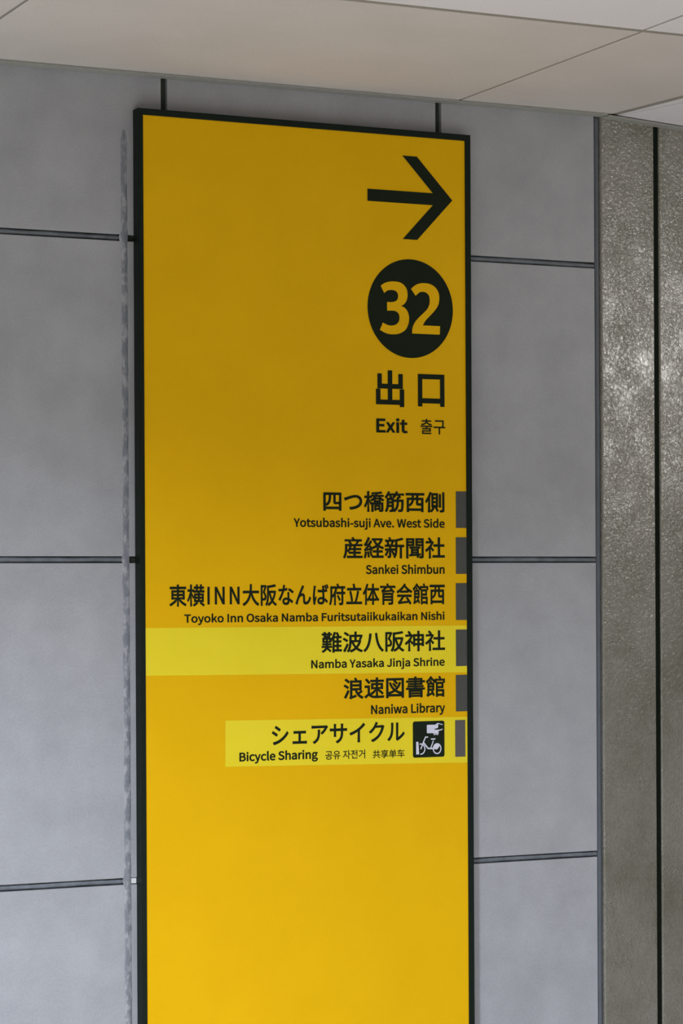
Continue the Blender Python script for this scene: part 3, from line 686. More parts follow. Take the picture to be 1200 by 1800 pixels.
    (21333,1000,4,221,401,221,437,300,437,380,437,459,437,459,401,459,365,459,329,380,329,300,329,221,329,221,365,4,536,401,536,437,619,437,702,437,785,437,785,401,785,365,785,329,702,329,619,329,536,329,536,365,4,221,568,221,603,300,603,380,603,459,603,459,568,459,532,459,497,380,497,300,497,221,497,221,532,4,536,568,536,603,619,603,702,603,785,603,785,568,785,532,785,497,702,497,619,497,536,497,536,532,25,736,828,709,836,686,785,645,715,609,667,528,667,447,667,366,667,380,674,394,681,407,687,387,729,340,791,299,836,278,826,257,816,236,806,272,764,311,707,333,667,271,667,210,667,148,667,148,533,148,399,148,265,252,265,355,265,459,265,459,234,459,202,459,170,324,170,189,170,54,170,54,147,54,123,54,100,189,100,324,100,459,100,459,40,459,-19,459,-79,485,-79,511,-79,536,-79,536,-19,536,40,536,100,674,100,812,100,949,100,949,123,949,147,949,170,812,170,674,170,536,170,536,202,536,234,536,265,645,265,753,265,861,265,861,399,861,533,861,667,805,667,749,667,693,667,725,709,760,761,790,809,763,818),
    (21475,1000,8,377,735,127,735,127,472,127,209,127,-55,153,-55,179,-55,205,-55,205,-27,205,2,205,30,402,30,599,30,796,30,796,3,796,-24,796,-51,823,-51,850,-51,876,-51,876,211,876,473,876,735,626,735,4,402,107,205,107,205,291,205,476,205,660,402,660,599,660,796,660,796,476,796,291,796,107,599,107),
    (22235,1000,8,362,753,88,753,88,486,88,220,88,-47,113,-47,139,-47,164,-47,164,-22,164,4,164,29,387,29,610,29,832,29,832,6,832,-16,832,-39,858,-39,884,-39,909,-39,909,225,909,489,909,753,636,753,18,387,102,164,102,164,295,164,488,164,681,227,681,289,681,352,681,347,435,329,307,176,235,192,222,214,194,222,176,395,261,420,410,425,681,472,681,519,681,565,681,565,576,565,472,565,367,565,289,582,257,652,257,668,257,741,257,761,257,784,257,810,258,822,262,820,280,818,306,816,326,803,322,775,321,759,321,742,321,677,321,661,321,640,321,636,333,636,365,636,470,636,576,636,681,702,681,767,681,832,681,832,488,832,295,832,102,610,102),
    (22259,1000,4,400,559,383,547,434,501,490,436,513,392,530,405,547,419,564,432,540,475,484,538,432,582,416,571,4,445,685,430,671,485,632,548,575,575,533,591,549,606,564,622,579,593,619,529,674,475,711,460,698,8,364,793,88,793,88,503,88,213,88,-77,113,-77,138,-77,163,-77,163,-53,163,-30,163,-6,388,-6,613,-6,838,-6,838,-30,838,-53,838,-77,864,-77,890,-77,915,-77,915,213,915,503,915,793,640,793,4,388,66,163,66,163,284,163,503,163,721,388,721,613,721,838,721,838,503,838,284,838,66,613,66,12,332,481,290,609,268,605,246,601,224,596,269,455,338,342,435,257,362,214,277,182,178,158,192,142,212,110,220,93,325,123,417,161,494,211,573,158,667,119,780,95,790,116,809,147,825,163,721,181,633,214,558,258,659,342,731,453,776,603,751,607,726,611,700,614,662,477,595,375,498,300,400,377),
    (22823,1000,15,488,839,461,839,460,760,461,659,446,553,318,553,190,553,62,553,62,528,62,502,62,476,186,476,309,476,433,476,393,286,293,92,43,-16,64,-32,88,-59,100,-78,344,34,452,226,501,419,579,191,708,14,902,-78,915,-56,939,-25,958,-8,764,73,633,255,563,476,690,476,816,476,942,476,942,502,942,528,942,553,804,553,665,553,526,553,540,658,541,758,542,839,515,839),
    (24220,1000,4,520,322,499,314,540,251,589,165,613,113,635,123,656,133,677,143,653,195,603,277,560,339,540,331,16,788,630,763,630,763,580,763,530,763,479,662,479,562,479,461,479,461,456,461,433,461,410,562,410,662,410,763,410,763,278,763,146,763,14,763,-1,758,-7,742,-7,726,-7,671,-7,613,-5,623,-27,635,-59,638,-79,716,-79,766,-79,796,-66,828,-53,838,-32,838,13,838,145,838,278,838,410,876,410,914,410,952,410,952,433,952,456,952,479,914,479,876,479,838,479,838,530,838,580,838,630,813,630,8,423,634,398,641,365,531,296,399,211,319,223,301,240,269,246,251,274,277,301,308,326,342,326,201,326,61,326,-80,350,-80,374,-80,397,-80,397,98,397,275,397,453,427,508,452,565,472,620,448,627,12,495,837,470,830,485,800,502,764,516,731,382,731,248,731,114,731,114,610,114,488,114,366,114,240,108,73,38,-41,56,-49,90,-71,103,-85,178,38,189,230,189,367,189,465,189,563,189,661,443,661,697,661,951,661,951,685,951,708,951,731,835,731,719,731,602,731,588,767,564,813,544,850,520,844),
    (26032,1000,4,377,222,360,213,390,163,426,95,442,51,460,62,478,72,495,83,480,125,444,190,411,240,394,231,4,155,230,135,235,115,174,82,112,41,68,56,59,82,40,94,30,133,77,173,150,196,220,176,225,16,665,762,553,744,553,630,553,515,553,400,553,267,545,95,460,-25,476,-34,506,-57,518,-71,610,59,623,256,623,400,623,411,623,421,623,432,674,432,725,432,775,432,775,263,775,94,775,-75,800,-75,824,-75,848,-75,848,94,848,263,848,432,885,432,922,432,958,432,958,455,958,479,958,502,847,502,735,502,623,502,623,566,623,630,623,694,729,710,843,736,928,767,907,786,887,804,866,822,794,792,8,237,833,214,828,230,799,246,765,258,735,192,735,127,735,61,735,61,714,61,693,61,672,209,672,356,672,503,672,503,693,503,714,503,735,448,735,392,735,336,735,323,768,301,811,282,844,259,839,24,400,662,377,667,365,621,342,553,323,507,231,507,138,507,46,507,46,486,46,465,46,443,114,443,183,443,251,443,251,409,251,374,251,339,184,339,117,339,50,339,50,317,50,295,50,273,117,273,184,273,251,273,251,188,251,103,251,18,251,8,249,6,239,5,228,4,197,4,162,5,172,-13,182,-41,184,-59,233,-59,267,-58,290,-47,313,-36,320,-18,320,17,320,102,320,188,320,273,382,273,445,273,507,273,507,295,507,317,507,339,445,339,382,339,320,339,320,374,320,409,320,443,386,443,453,443,519,443,519,465,519,486,519,507,476,507,434,507,391,507,410,549,429,603,447,652,424,657,4,146,656,126,651,146,606,161,546,165,507,187,513,209,519,230,525,225,563,208,622,187,665,167,661),
    (26360,1000,4,257,46,257,67,422,67,587,67,752,67,752,46,752,24,752,3,587,3,422,3,257,3,257,24,4,422,116,257,116,257,136,257,157,257,177,422,177,587,177,752,177,752,157,752,136,752,116,587,116,8,399,229,184,229,184,125,184,21,184,-83,209,-83,233,-83,257,-83,257,-72,257,-61,257,-50,422,-50,587,-50,752,-50,752,-60,752,-71,752,-81,777,-81,802,-81,828,-81,828,22,828,126,828,229,613,229,36,190,333,55,333,55,314,55,295,55,276,352,276,649,276,945,276,945,295,945,314,945,333,808,333,671,333,534,333,534,352,534,372,534,391,649,391,764,391,878,391,878,408,878,425,878,442,764,442,649,442,534,442,534,461,534,480,534,498,630,498,726,498,822,498,822,535,822,571,822,608,863,608,904,608,945,608,945,627,945,646,945,664,904,664,863,664,822,664,822,700,822,736,822,771,726,771,630,771,534,771,534,795,534,819,534,842,509,842,484,842,459,842,459,819,459,795,459,771,360,771,261,771,162,771,162,755,162,738,162,721,261,721,360,721,459,721,459,702,459,683,459,664,325,664,191,664,57,664,57,646,57,627,57,608,191,608,325,608,459,608,459,588,459,568,459,548,356,548,254,548,151,548,151,531,151,515,151,498,254,498,356,498,459,498,459,480,459,461,459,442,347,442,235,442,123,442,123,425,123,408,123,391,235,391,347,391,459,391,459,372,459,352,459,333,324,333,4,534,702,534,721,606,721,677,721,748,721,748,702,748,683,748,664,677,664,606,664,534,664,534,683,4,606,548,534,548,534,568,534,588,534,608,606,608,677,608,748,608,748,588,748,568,748,548,677,548),
    (26481,1000,26,255,590,153,590,153,468,153,345,153,222,234,222,315,222,396,222,306,128,166,43,41,-1,58,-16,81,-45,93,-64,221,-13,363,83,459,191,459,101,459,10,459,-80,485,-80,511,-80,536,-80,536,11,536,103,536,194,633,85,778,-14,909,-66,921,-46,945,-17,962,-1,835,41,692,128,600,222,687,222,773,222,859,222,859,345,859,468,859,590,752,590,644,590,536,590,536,618,536,646,536,674,671,674,806,674,940,674,940,698,940,722,940,745,806,745,671,745,536,745,536,777,536,808,536,839,511,839,485,839,459,839,459,808,459,777,459,745,328,745,197,745,66,745,66,722,66,698,66,674,197,674,328,674,459,674,459,646,459,618,459,590,357,590,4,226,347,226,379,304,379,381,379,459,379,459,347,459,314,459,282,381,282,304,282,226,282,226,314,4,536,347,536,379,618,379,700,379,782,379,782,347,782,314,782,282,700,282,618,282,536,282,536,314,4,226,499,226,530,304,530,381,530,459,530,459,499,459,467,459,435,381,435,304,435,226,435,226,467,4,536,499,536,530,618,530,700,530,782,530,782,499,782,467,782,435,700,435,618,435,536,435,536,467),
    (27178,1000,4,566,75,544,88,501,47,414,-2,340,-30,356,-43,379,-67,391,-81,463,-51,553,-1,610,48,588,61,4,742,57,723,43,790,7,874,-47,915,-82,934,-66,953,-51,972,-35,928,0,841,51,778,85,760,71,47,214,840,191,840,191,769,191,698,191,626,144,626,98,626,51,626,51,602,51,579,51,555,95,555,140,555,184,555,153,418,90,260,27,175,39,158,57,129,65,110,112,175,157,280,191,390,191,234,191,78,191,-79,214,-79,238,-79,261,-79,261,79,261,236,261,394,291,344,326,281,341,249,355,269,369,289,383,308,366,334,288,447,261,481,261,506,261,531,261,555,297,555,332,555,368,555,368,544,368,532,368,521,454,521,540,521,626,521,626,496,626,472,626,447,555,447,484,447,412,447,412,335,412,222,412,110,582,110,753,110,923,110,923,222,923,335,923,447,848,447,772,447,696,447,696,472,696,496,696,521,785,521,873,521,961,521,961,542,961,564,961,585,913,585,865,585,816,585,816,619,816,652,816,686,857,686,898,686,938,686,938,707,938,728,938,748,898,748,857,748,816,748,816,779,816,810,816,840,793,840,770,840,746,840,746,810,746,779,746,748,693,748,640,748,586,748,586,779,586,810,586,840,562,840,539,840,515,840,515,810,515,779,515,748,476,748,436,748,397,748,397,728,397,707,397,686,436,686,476,686,515,686,515,652,515,619,515,585,470,585,425,585,380,585,380,599,380,612,380,626,340,626,301,626,261,626,261,698,261,769,261,840,238,840,4,640,585,586,585,586,619,586,652,586,686,640,686,693,686,746,686,746,652,746,619,746,585,693,585,4,479,224,479,253,528,253,577,253,626,253,626,224,626,194,626,165,577,165,528,165,479,165,479,194,4,696,224,696,253,749,253,801,253,853,253,853,224,853,194,853,165,801,165,749,165,696,165,696,194,4,479,364,479,392,528,392,577,392,626,392,626,364,626,335,626,306,577,306,528,306,479,306,479,335,4,696,364,696,392,749,392,801,392,853,392,853,364,853,335,853,306,801,306,749,306,696,306,696,335),
    (27211,1000,4,563,472,563,501,626,501,689,501,752,501,752,472,752,443,752,414,689,414,626,414,563,414,563,443,4,678,612,715,612,727,591,742,571,758,551,692,551,627,551,561,551,577,571,590,591,602,612,640,612,22,861,809,846,826,743,801,549,787,393,782,401,768,409,744,410,730,465,731,525,733,584,737,578,716,569,694,559,673,498,673,436,673,375,673,375,653,375,632,375,612,425,612,474,612,523,612,482,552,424,496,344,453,360,443,381,420,391,403,432,427,467,453,498,482,498,443,498,404,498,365,605,365,712,365,819,365,819,405,819,445,819,484,853,452,889,425,925,406,935,423,956,448,972,461,903,491,833,549,786,612,840,612,894,612,948,612,948,632,948,653,948,673,843,673,738,673,633,673,642,696,650,719,657,742,745,750,828,761,890,775,876,792,12,569,318,387,318,387,185,387,53,387,-80,410,-80,434,-80,457,-80,457,33,457,145,457,258,592,258,727,258,862,258,862,172,862,85,862,-1,862,-12,858,-15,845,-16,833,-17,791,-17,744,-16,754,-34,764,-60,768,-79,831,-79,873,-79,898,-68,925,-56,932,-37,932,-2,932,105,932,211,932,318,751,318,6,617,204,531,204,531,127,531,50,531,-27,550,-27,569,-27,587,-27,587,-12,587,3,587,18,654,18,721,18,788,18,788,80,788,142,788,204,702,204,4,587,126,587,155,635,155,682,155,730,155,730,126,730,96,730,67,682,67,635,67,587,67,587,96,19,209,840,186,840,186,768,186,696,186,623,141,623,97,623,52,623,52,600,52,576,52,553,94,553,137,553,179,553,151,417,91,259,31,175,43,158,61,129,69,110,113,174,154,277,186,384,186,230,186,75,186,-79,209,-79,231,-79,254,-79,254,78,254,234,254,391,283,341,317,279,330,247,344,265,358,284,371,302,354,329,280,442,254,476,254,502,254,528,254,553,291,553,328,553,365,553,365,576,365,600,365,623,328,623,291,623,254,623,254,696,254,768,254,840,231,840),
    (27874,1000,4,106,795,92,777,151,745,227,696,265,662,280,682,294,702,309,722,271,755,194,801,135,830,121,812,4,52,525,38,506,99,477,177,431,215,398,229,419,244,440,258,460,219,491,140,535,80,562,66,544,4,110,56,62,-21,84,-36,106,-52,128,-67,180,26,240,151,285,256,265,271,246,286,226,301,177,188,4,540,625,597,625,597,566,597,507,597,448,540,448,483,448,426,448,426,507,426,566,426,625,483,625,28,435,695,354,695,354,611,354,526,354,442,354,297,343,98,234,-42,252,-49,283,-67,296,-79,395,49,420,233,425,381,434,381,442,381,451,381,489,277,542,187,611,112,541,53,458,10,368,-20,384,-33,407,-64,417,-82,507,-50,590,-3,663,60,734,-2,819,-50,918,-80,929,-60,950,-31,968,-16,870,10,786,54,715,112,791,194,851,299,886,430,871,437,855,444,839,451,835,450,830,449,825,448,774,448,722,448,670,448,670,507,670,566,670,625,733,625,796,625,859,625,843,579,824,533,808,501,829,494,851,487,872,480,900,531,932,612,958,684,939,689,921,694,903,698,899,697,895,696,890,695,817,695,744,695,670,695,670,744,670,792,670,841,646,841,621,841,597,841,597,792,597,744,597,695,516,695,3,555,298,522,381,612,381,703,381,793,381,763,294,718,221,662,161,602,223),
    (28010,1000,4,108,783,91,767,147,731,214,677,247,641,264,659,282,676,299,693,265,729,195,780,141,814,124,799,4,57,514,42,496,102,465,177,417,213,384,229,404,244,423,260,442,221,475,145,519,86,548,71,531,4,109,65,63,-10,85,-25,108,-40,130,-55,180,36,239,155,284,257,264,272,244,287,223,302,175,192,4,671,490,794,490,794,453,794,415,794,378,671,378,548,378,425,378,425,415,425,453,425,490,548,490,4,794,591,794,554,671,554,548,554,425,554,425,591,425,628,425,664,548,664,671,664,794,664,794,628,22,348,-70,354,-87,375,-71,407,-59,623,15,619,31,614,61,612,82,550,62,488,43,425,23,425,119,425,216,425,312,474,312,523,312,572,312,632,128,743,-9,911,-73,922,-52,943,-23,960,-8,878,19,808,65,753,126,805,156,868,197,913,236,897,252,880,269,863,285,825,251,765,207,714,176,685,217,662,263,644,312,719,312,793,312,868,312,868,451,868,591,868,730,802,730,736,730,670,730,658,765,636,813,614,848,591,842,569,836,546,830,562,800,579,762,590,730,510,730,430,730,350,730,350,505,350,280,350,55,350,9,329,-16,314,-29,327,-41),
    (29987,1000,28,361,439,338,444,311,365,264,286,208,235,226,226,255,208,268,197,293,223,317,255,339,291,402,291,466,291,529,291,529,257,529,223,529,189,453,189,376,189,300,189,300,169,300,148,300,128,376,128,453,128,529,128,529,87,529,46,529,5,425,5,320,5,215,5,215,-17,215,-38,215,-60,454,-60,692,-60,931,-60,931,-38,931,-17,931,5,822,5,712,5,603,5,603,46,603,87,603,128,684,128,764,128,844,128,844,148,844,169,844,189,764,189,684,189,603,189,603,223,603,257,603,291,692,291,782,291,871,291,871,311,871,332,871,352,782,352,692,352,603,352,603,382,603,412,603,442,579,442,554,442,529,442,529,412,529,382,529,352,477,352,425,352,373,352,386,377,397,402,406,428,384,434,26,450,823,430,813,447,792,465,766,480,742,357,742,234,742,110,742,110,721,110,699,110,677,183,677,256,677,329,677,312,669,294,661,277,652,306,615,338,568,355,534,278,534,201,534,124,534,124,482,124,430,124,378,124,258,115,86,33,-40,49,-48,80,-73,91,-86,180,48,197,245,197,377,197,407,197,437,197,467,441,467,685,467,928,467,928,490,928,512,928,534,850,534,772,534,693,534,715,568,740,608,762,644,736,653,710,661,683,670,668,631,640,574,616,534,536,534,456,534,376,534,391,542,406,550,421,558,406,591,371,640,340,677,526,677,712,677,898,677,898,699,898,721,898,742,786,742,675,742,563,742,547,771,518,812,490,842,470,832),
    (31038,1000,4,178,819,159,808,196,768,235,711,253,674,274,687,294,700,314,712,295,748,254,802,216,841,197,830,15,155,668,53,668,53,645,53,622,53,599,141,599,230,599,318,599,253,474,137,354,27,288,38,274,54,236,60,215,107,246,154,285,200,331,200,194,200,58,200,-79,224,-79,249,-79,273,-79,273,65,273,209,273,353,311,311,356,257,378,228,394,249,410,269,425,290,403,312,325,391,286,428,337,494,381,567,412,642,399,652,385,661,371,671,367,670,362,669,358,668,256,668,16,675,843,649,843,649,738,649,632,649,526,576,526,503,526,430,526,430,502,430,478,430,454,503,454,576,454,649,454,649,314,649,174,649,33,561,33,472,33,383,33,383,8,383,-16,383,-41,576,-41,768,-41,960,-41,960,-16,960,8,960,33,882,33,804,33,725,33,725,174,725,314,725,454,796,454,868,454,938,454,938,478,938,502,938,526,868,526,796,526,725,526,725,632,725,738,725,843,700,843),
    (31070,1000,4,175,818,156,806,190,765,228,710,246,673,266,687,287,700,307,713,288,747,249,800,214,839,195,828,4,497,361,497,408,544,408,591,408,637,408,637,361,637,314,637,266,591,266,544,266,497,266,497,314,4,544,475,497,475,497,521,497,568,497,614,544,614,591,614,637,614,637,568,637,521,637,475,591,475,4,806,408,853,408,853,361,853,314,853,266,806,266,758,266,710,266,710,314,710,361,710,408,758,408,4,853,521,853,475,806,475,758,475,710,475,710,521,710,568,710,614,758,614,806,614,853,614,853,568,16,661,840,637,840,637,788,637,735,637,682,568,682,498,682,428,682,428,505,428,328,428,151,451,151,474,151,497,151,497,167,497,182,497,198,544,198,591,198,637,198,637,106,637,13,637,-79,661,-79,686,-79,710,-79,710,13,710,106,710,198,758,198,806,198,853,198,853,185,853,171,853,158,878,158,901,158,925,158,925,333,925,508,925,682,854,682,782,682,710,682,710,735,710,788,710,840,686,840,15,149,668,52,668,52,645,52,622,52,599,137,599,221,599,306,599,244,474,136,354,32,288,43,274,59,236,65,215,106,245,149,282,190,325,190,190,190,56,190,-79,213,-79,236,-79,259,-79,259,65,259,210,259,354,297,311,341,256,362,227,377,248,392,269,407,289,388,311,314,387,274,425,323,491,366,565,395,642,382,652,370,661,357,671,353,670,349,669,344,668,247,668),
    (31435,1000,4,367,651,97,651,97,626,97,601,97,576,367,576,636,576,906,576,906,601,906,626,906,651,636,651,4,261,511,236,505,273,372,316,195,331,81,358,88,384,94,410,101,393,216,351,387,310,522,285,516,4,452,833,428,826,447,775,468,707,477,663,503,671,529,679,554,686,544,729,521,795,501,846,477,840,8,720,517,691,522,658,376,596,168,541,38,379,38,216,38,54,38,54,13,54,-12,54,-37,352,-37,650,-37,948,-37,948,-12,948,13,948,38,839,38,731,38,622,38,675,166,735,356,776,507,748,512),
    (31563,1000,4,318,473,374,473,374,442,374,410,374,379,318,379,261,379,204,379,204,410,204,442,204,473,261,473,13,236,536,132,536,132,464,132,391,132,318,132,207,124,62,45,-44,62,-51,93,-72,106,-85,156,-17,181,70,193,155,254,155,314,155,374,155,374,105,374,55,374,5,374,-7,370,-10,357,-11,344,-12,302,-12,255,-11,265,-30,274,-60,277,-79,342,-79,385,-79,411,-67,438,-55,445,-34,445,5,445,182,445,359,445,536,341,536,4,318,316,374,316,374,283,374,249,374,216,316,216,258,216,200,216,203,251,204,285,204,316,261,316,19,646,571,622,571,622,534,622,497,622,460,576,460,529,460,482,460,482,438,482,415,482,392,529,392,576,392,622,392,622,261,604,97,447,-34,465,-47,488,-65,500,-81,669,60,693,238,693,392,745,392,797,392,849,392,841,126,831,29,812,6,804,-4,796,-6,779,-6,763,-6,720,-6,675,-2,687,-21,694,-52,696,-74,741,-76,787,-76,813,-73,841,-70,859,-62,876,-40,903,-5,912,106,922,426,923,436,923,460,923,460,847,460,770,460,693,460,693,497,693,534,693,571,670,571,12,215,838,191,844,156,750,97,657,31,597,49,587,81,566,95,555,129,590,162,634,192,684,208,684,224,684,239,684,263,642,285,592,295,559,318,567,340,575,362,583,353,611,335,649,315,684,372,684,429,684,485,684,485,706,485,727,485,748,399,748,313,748,227,748,240,773,252,800,262,826,239,832,12,603,838,578,844,544,749,482,661,410,604,428,594,460,572,474,560,511,593,547,636,579,684,604,684,629,684,653,684,682,643,711,591,724,557,746,566,768,574,790,582,779,611,756,649,732,684,802,684,872,684,942,684,942,706,942,727,942,748,834,748,726,748,617,748,630,773,642,799,652,826,628,832),
    (32076,1000,4,208,194,188,189,200,117,212,22,214,-40,235,-35,255,-30,276,-25,272,36,260,129,246,202,227,198,4,101,193,80,197,69,112,52,16,30,-50,48,-55,79,-63,93,-70,110,-5,131,96,144,184,123,189,4,316,216,298,210,320,148,346,67,356,15,375,22,394,28,413,35,403,86,377,166,353,227,335,221,3,728,722,818,722,784,654,736,596,679,547,624,596,580,655,550,722,639,722,14,562,788,416,788,416,766,416,744,416,722,451,722,487,722,522,722,508,718,494,713,480,708,515,629,563,561,622,504,553,457,473,422,391,399,406,384,426,356,434,337,522,365,606,404,680,456,751,403,834,364,928,338,938,358,959,386,974,401,885,421,805,455,738,501,816,570,879,658,918,769,902,777,885,784,868,791,863,790,858,789,853,788,708,788,16,671,389,646,389,646,344,646,298,646,252,583,252,520,252,456,252,456,230,456,208,456,185,520,185,583,185,646,185,646,128,646,71,646,14,569,14,491,14,413,14,413,-8,413,-31,413,-53,594,-53,774,-53,954,-53,954,-31,954,-8,954,14,876,14,798,14,720,14,720,71,720,128,720,185,784,185,848,185,911,185,911,208,911,230,911,252,848,252,784,252,720,252,720,298,720,344,720,389,696,389,20,61,256,65,240,85,251,116,258,335,293,340,276,345,259,350,241,370,249,390,257,410,265,397,313,366,399,340,463,321,458,302,452,283,446,294,415,305,384,316,353,264,346,213,339,161,331,243,423,325,541,392,657,370,670,347,683,324,696,301,649,274,602,246,558,211,555,175,552,140,549,195,624,250,720,293,813,269,823,244,833,220,843,180,735,109,623,89,592,69,562,51,542,33,538,42,518,54,482,58,466,72,473,95,478,202,491,165,437,132,397,117,379,85,342,62,316,41,312,49,292),
    (32862,1000,4,534,369,606,369,606,350,606,330,606,310,534,310,461,310,389,310,389,330,389,350,389,369,461,369,16,261,81,231,79,234,58,237,38,240,17,362,26,484,35,606,44,606,15,606,-15,606,-44,629,-44,652,-44,675,-44,675,-13,675,18,675,49,710,52,744,54,778,57,778,76,778,95,778,114,744,112,710,109,675,107,675,194,675,282,675,369,700,369,725,369,749,369,749,388,749,406,749,425,582,425,415,425,248,425,248,406,248,388,248,369,273,369,298,369,322,369,322,274,322,179,322,84,292,82,4,534,262,606,262,606,241,606,220,606,199,534,199,461,199,389,199,389,220,389,241,389,262,461,262,4,534,152,606,152,606,135,606,119,606,102,534,98,461,93,389,88,389,109,389,131,389,152,461,152,4,310,614,383,614,383,589,383,563,383,537,310,537,236,537,163,537,163,563,163,589,163,614,236,614,4,383,692,383,667,310,667,236,667,163,667,163,692,163,718,163,743,236,743,310,743,383,743,383,718,4,766,614,842,614,842,589,842,563,842,537,766,537,690,537,614,537,614,563,614,589,614,614,690,614,4,842,692,842,667,766,667,690,667,614,667,614,692,614,718,614,743,690,743,766,743,842,743,842,718,11,891,797,878,797,767,797,655,797,543,797,543,692,543,587,543,482,643,482,742,482,842,482,842,327,842,171,842,16,842,1,838,-4,825,-4,811,-4,768,-4,722,-3,733,-24,742,-58,745,-78,811,-79,855,-78,880,-65,908,-51,916,-28,916,15,916,276,916,536,916,797,904,797,6,211,797,89,797,89,505,89,212,89,-81,114,-81,138,-81,163,-81,163,107,163,294,163,482,260,482,357,482,454,482,454,587,454,692,454,797,332,797),
    (32946,1000,4,580,361,733,361,733,335,733,309,733,283,580,283,427,283,274,283,274,309,274,335,274,361,427,361,12,402,424,199,424,199,256,199,88,199,-81,224,-81,249,-81,274,-81,274,-23,274,35,274,93,427,93,580,93,733,93,733,64,733,34,733,5,733,-12,727,-16,706,-18,687,-20,612,-20,538,-17,548,-35,560,-62,564,-80,662,-80,724,-80,760,-70,796,-60,808,-40,808,4,808,144,808,284,808,424,605,424,4,274,201,274,227,427,227,580,227,733,227,733,201,733,174,733,148,580,148,427,148,274,148,274,174,16,456,833,431,826,447,800,464,768,479,740,340,740,201,740,62,740,62,718,62,696,62,673,150,673,239,673,327,673,276,626,225,589,206,576,180,558,159,547,140,544,148,523,161,484,165,467,198,480,249,482,760,512,790,485,816,461,835,441,856,456,876,471,896,486,844,535,747,614,671,673,761,673,851,673,941,673,941,696,941,718,941,740,817,740,692,740,568,740,551,772,526,815,506,848,481,840,5,613,656,599,647,630,621,661,596,692,570,557,564,421,558,286,551,337,585,390,628,439,673,506,673,573,673,640,673,626,665),
    (35199,1000,16,352,775,59,775,59,751,59,727,59,702,158,702,257,702,356,702,356,654,356,606,356,557,275,557,194,557,113,557,113,346,113,135,113,-76,138,-76,162,-76,186,-76,186,-55,186,-35,186,-14,397,-14,608,-14,819,-14,819,-34,819,-53,819,-73,844,-73,869,-73,894,-73,894,137,894,347,894,557,810,557,726,557,641,557,641,606,641,654,641,702,741,702,840,702,939,702,939,727,939,751,939,775,646,775,10,397,56,186,56,186,119,186,181,186,244,199,233,222,205,230,190,380,265,418,381,423,488,471,488,520,488,568,488,568,435,568,383,568,330,568,249,588,228,670,228,687,228,788,228,806,228,811,228,815,228,819,228,819,171,819,113,819,56,608,56,3,319,310,186,246,186,327,186,408,186,488,242,488,299,488,355,488,350,400,4,472,557,424,557,424,606,424,654,424,702,472,702,520,702,568,702,568,654,568,606,568,557,520,557,6,641,435,641,488,701,488,760,488,819,488,819,426,819,364,819,301,818,299,811,299,799,299,778,299,694,299,679,299,644,299,641,303,641,330,641,383),
    (36710,1000,33,164,338,168,321,178,330,216,336,276,336,353,336,430,336,507,336,507,285,507,235,507,184,359,184,210,184,61,184,61,159,61,135,61,110,210,110,359,110,507,110,507,47,507,-17,507,-80,534,-80,560,-80,586,-80,586,-17,586,47,586,110,705,110,824,110,942,110,942,135,942,159,942,184,824,184,705,184,586,184,586,235,586,285,586,336,677,336,768,336,858,336,858,360,858,384,858,407,768,407,677,407,586,407,586,458,586,509,586,560,560,560,534,560,507,560,507,509,507,458,507,407,421,407,336,407,250,407,292,470,336,543,376,622,559,622,742,622,924,622,924,646,924,671,924,695,754,695,583,695,412,695,432,737,451,779,468,822,440,830,411,838,383,845,366,795,345,743,323,695,241,695,159,695,77,695,77,671,77,646,77,622,148,622,219,622,289,622,255,554,224,501,210,478,182,434,162,404,140,398,150,377),
    (36895,1000,4,87,773,68,760,124,708,192,634,223,587,243,602,263,617,283,632,250,679,181,750,125,799,106,786,15,266,355,266,483,194,483,121,483,48,483,48,460,48,436,48,413,97,413,145,413,194,413,194,309,194,204,194,100,148,84,95,42,42,-9,58,-30,73,-51,89,-72,142,-10,194,43,231,43,254,43,284,13,327,-11,397,-50,482,-61,600,-61,695,-61,869,-55,941,-50,942,-29,954,5,962,24,865,14,717,7,602,7,494,7,409,15,344,50,309,69,286,87,266,97,266,226,4,428,485,428,528,481,528,534,528,587,528,587,485,587,443,587,400,534,400,481,400,428,400,428,443,4,660,485,660,528,716,528,772,528,828,528,828,485,828,443,828,400,772,400,716,400,660,400,660,443,26,611,839,587,839,587,805,587,771,587,736,498,736,408,736,318,736,318,715,318,693,318,671,408,671,498,671,587,671,587,644,587,616,587,588,511,588,435,588,358,588,358,505,358,423,358,340,424,340,489,340,554,340,496,255,398,174,306,135,322,121,344,96,355,78,437,121,525,198,587,283,587,205,587,127,587,49,611,49,636,49,660,49,660,126,660,204,660,281,744,220,833,147,880,95,896,112,912,128,928,145,875,201,773,279,684,340,756,340,828,340,899,340,899,423,899,505,899,588,820,588,740,588,660,588,660,616,660,644,660,671,755,671,850,671,945,671,945,693,945,715,945,736,850,736,755,736,660,736,660,771,660,805,660,839,636,839),
